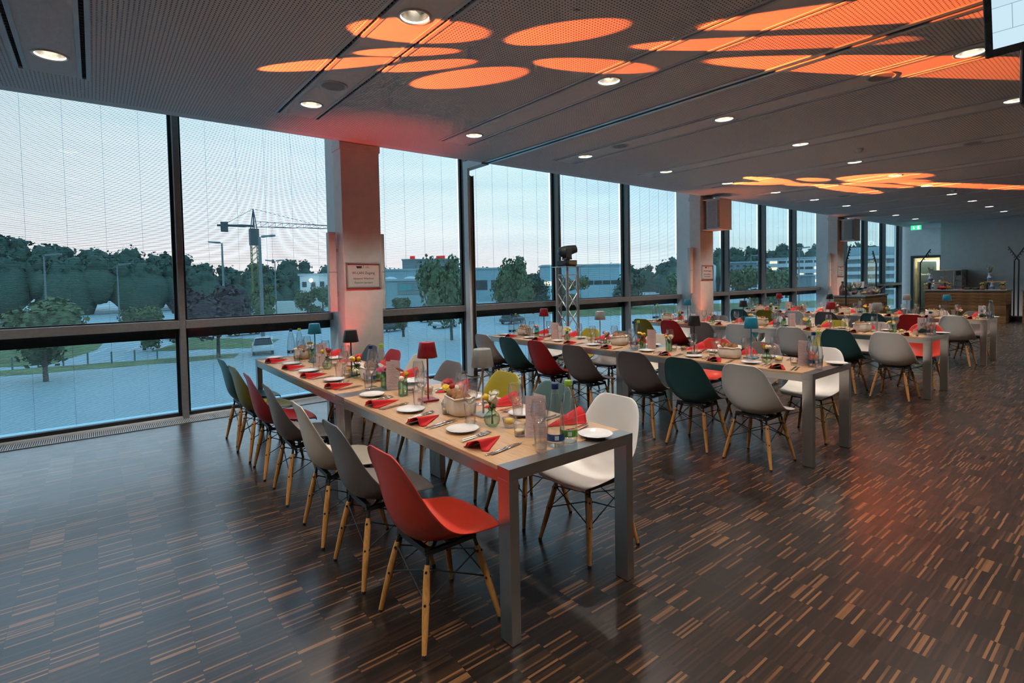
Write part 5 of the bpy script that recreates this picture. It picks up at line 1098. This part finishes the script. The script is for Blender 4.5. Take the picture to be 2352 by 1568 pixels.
for k, (x, y, w_) in enumerate(((119.8, 230, 2.4), (131, 224.3, 4.2))):
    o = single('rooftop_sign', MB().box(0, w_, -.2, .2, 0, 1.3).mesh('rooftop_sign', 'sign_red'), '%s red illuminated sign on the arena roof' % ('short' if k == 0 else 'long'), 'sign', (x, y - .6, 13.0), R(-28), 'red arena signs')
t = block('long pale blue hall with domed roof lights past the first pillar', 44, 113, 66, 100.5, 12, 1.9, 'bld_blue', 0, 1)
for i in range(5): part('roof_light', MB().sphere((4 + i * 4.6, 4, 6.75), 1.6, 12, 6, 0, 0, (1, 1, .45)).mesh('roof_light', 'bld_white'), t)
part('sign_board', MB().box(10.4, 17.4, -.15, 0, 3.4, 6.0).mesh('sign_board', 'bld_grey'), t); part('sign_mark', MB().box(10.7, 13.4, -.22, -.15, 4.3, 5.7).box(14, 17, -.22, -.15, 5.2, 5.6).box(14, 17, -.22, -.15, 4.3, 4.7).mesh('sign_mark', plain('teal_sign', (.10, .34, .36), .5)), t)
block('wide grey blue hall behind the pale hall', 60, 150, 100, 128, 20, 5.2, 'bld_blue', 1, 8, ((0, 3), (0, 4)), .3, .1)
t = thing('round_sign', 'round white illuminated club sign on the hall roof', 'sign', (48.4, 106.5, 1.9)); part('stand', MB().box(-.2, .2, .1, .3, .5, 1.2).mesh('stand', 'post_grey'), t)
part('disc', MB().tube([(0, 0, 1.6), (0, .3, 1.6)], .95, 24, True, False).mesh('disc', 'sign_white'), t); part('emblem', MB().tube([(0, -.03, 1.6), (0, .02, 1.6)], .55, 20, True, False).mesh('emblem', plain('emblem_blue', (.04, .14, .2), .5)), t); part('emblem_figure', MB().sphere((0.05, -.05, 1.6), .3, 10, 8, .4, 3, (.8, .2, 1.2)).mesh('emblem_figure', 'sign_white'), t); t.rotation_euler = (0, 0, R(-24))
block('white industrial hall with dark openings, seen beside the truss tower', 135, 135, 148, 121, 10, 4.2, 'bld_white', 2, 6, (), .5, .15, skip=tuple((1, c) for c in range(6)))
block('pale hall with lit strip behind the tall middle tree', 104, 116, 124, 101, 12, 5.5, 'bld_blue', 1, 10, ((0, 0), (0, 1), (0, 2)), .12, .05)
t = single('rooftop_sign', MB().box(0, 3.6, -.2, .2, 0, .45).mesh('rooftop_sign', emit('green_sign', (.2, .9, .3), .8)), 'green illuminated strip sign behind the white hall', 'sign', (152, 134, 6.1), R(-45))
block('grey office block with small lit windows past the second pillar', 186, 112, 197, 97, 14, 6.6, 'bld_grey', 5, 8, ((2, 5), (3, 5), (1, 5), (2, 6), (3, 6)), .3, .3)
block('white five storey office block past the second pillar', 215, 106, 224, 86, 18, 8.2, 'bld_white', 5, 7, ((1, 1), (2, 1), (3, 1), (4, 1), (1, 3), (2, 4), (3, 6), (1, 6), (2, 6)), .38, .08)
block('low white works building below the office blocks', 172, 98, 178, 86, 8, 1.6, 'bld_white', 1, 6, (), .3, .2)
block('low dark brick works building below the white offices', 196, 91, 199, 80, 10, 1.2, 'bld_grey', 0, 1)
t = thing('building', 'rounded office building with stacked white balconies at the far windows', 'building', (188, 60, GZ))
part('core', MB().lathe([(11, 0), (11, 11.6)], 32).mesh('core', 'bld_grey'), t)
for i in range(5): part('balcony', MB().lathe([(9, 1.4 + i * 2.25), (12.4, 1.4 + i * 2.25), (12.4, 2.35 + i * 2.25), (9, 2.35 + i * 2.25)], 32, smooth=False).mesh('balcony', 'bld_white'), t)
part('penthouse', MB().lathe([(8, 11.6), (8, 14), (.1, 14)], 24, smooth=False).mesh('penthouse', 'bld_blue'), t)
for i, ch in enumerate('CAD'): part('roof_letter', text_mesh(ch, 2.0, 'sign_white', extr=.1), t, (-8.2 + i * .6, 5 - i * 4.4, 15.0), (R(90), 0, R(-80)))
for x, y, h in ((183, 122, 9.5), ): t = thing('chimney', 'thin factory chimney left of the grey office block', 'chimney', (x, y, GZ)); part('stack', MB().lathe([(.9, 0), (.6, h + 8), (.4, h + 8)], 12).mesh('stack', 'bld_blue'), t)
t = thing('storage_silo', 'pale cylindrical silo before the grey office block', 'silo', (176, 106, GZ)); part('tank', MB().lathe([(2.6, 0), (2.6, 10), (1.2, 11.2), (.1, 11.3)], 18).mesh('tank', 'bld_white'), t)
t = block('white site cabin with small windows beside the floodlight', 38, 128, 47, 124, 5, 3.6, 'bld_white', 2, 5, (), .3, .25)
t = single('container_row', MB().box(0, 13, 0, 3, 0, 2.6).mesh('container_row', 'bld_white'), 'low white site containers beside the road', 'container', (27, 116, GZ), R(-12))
# --- label check at build time: every top-level thing carries its own words
seen = {}
for o in bpy.data.objects:
    if o.parent is None and 'category' in o: seen.setdefault(o['label'], []).append(o.name)
for l_, n_ in seen.items():
    if len(n_) > 1: print('DUPLICATE LABEL', l_, n_[:4])
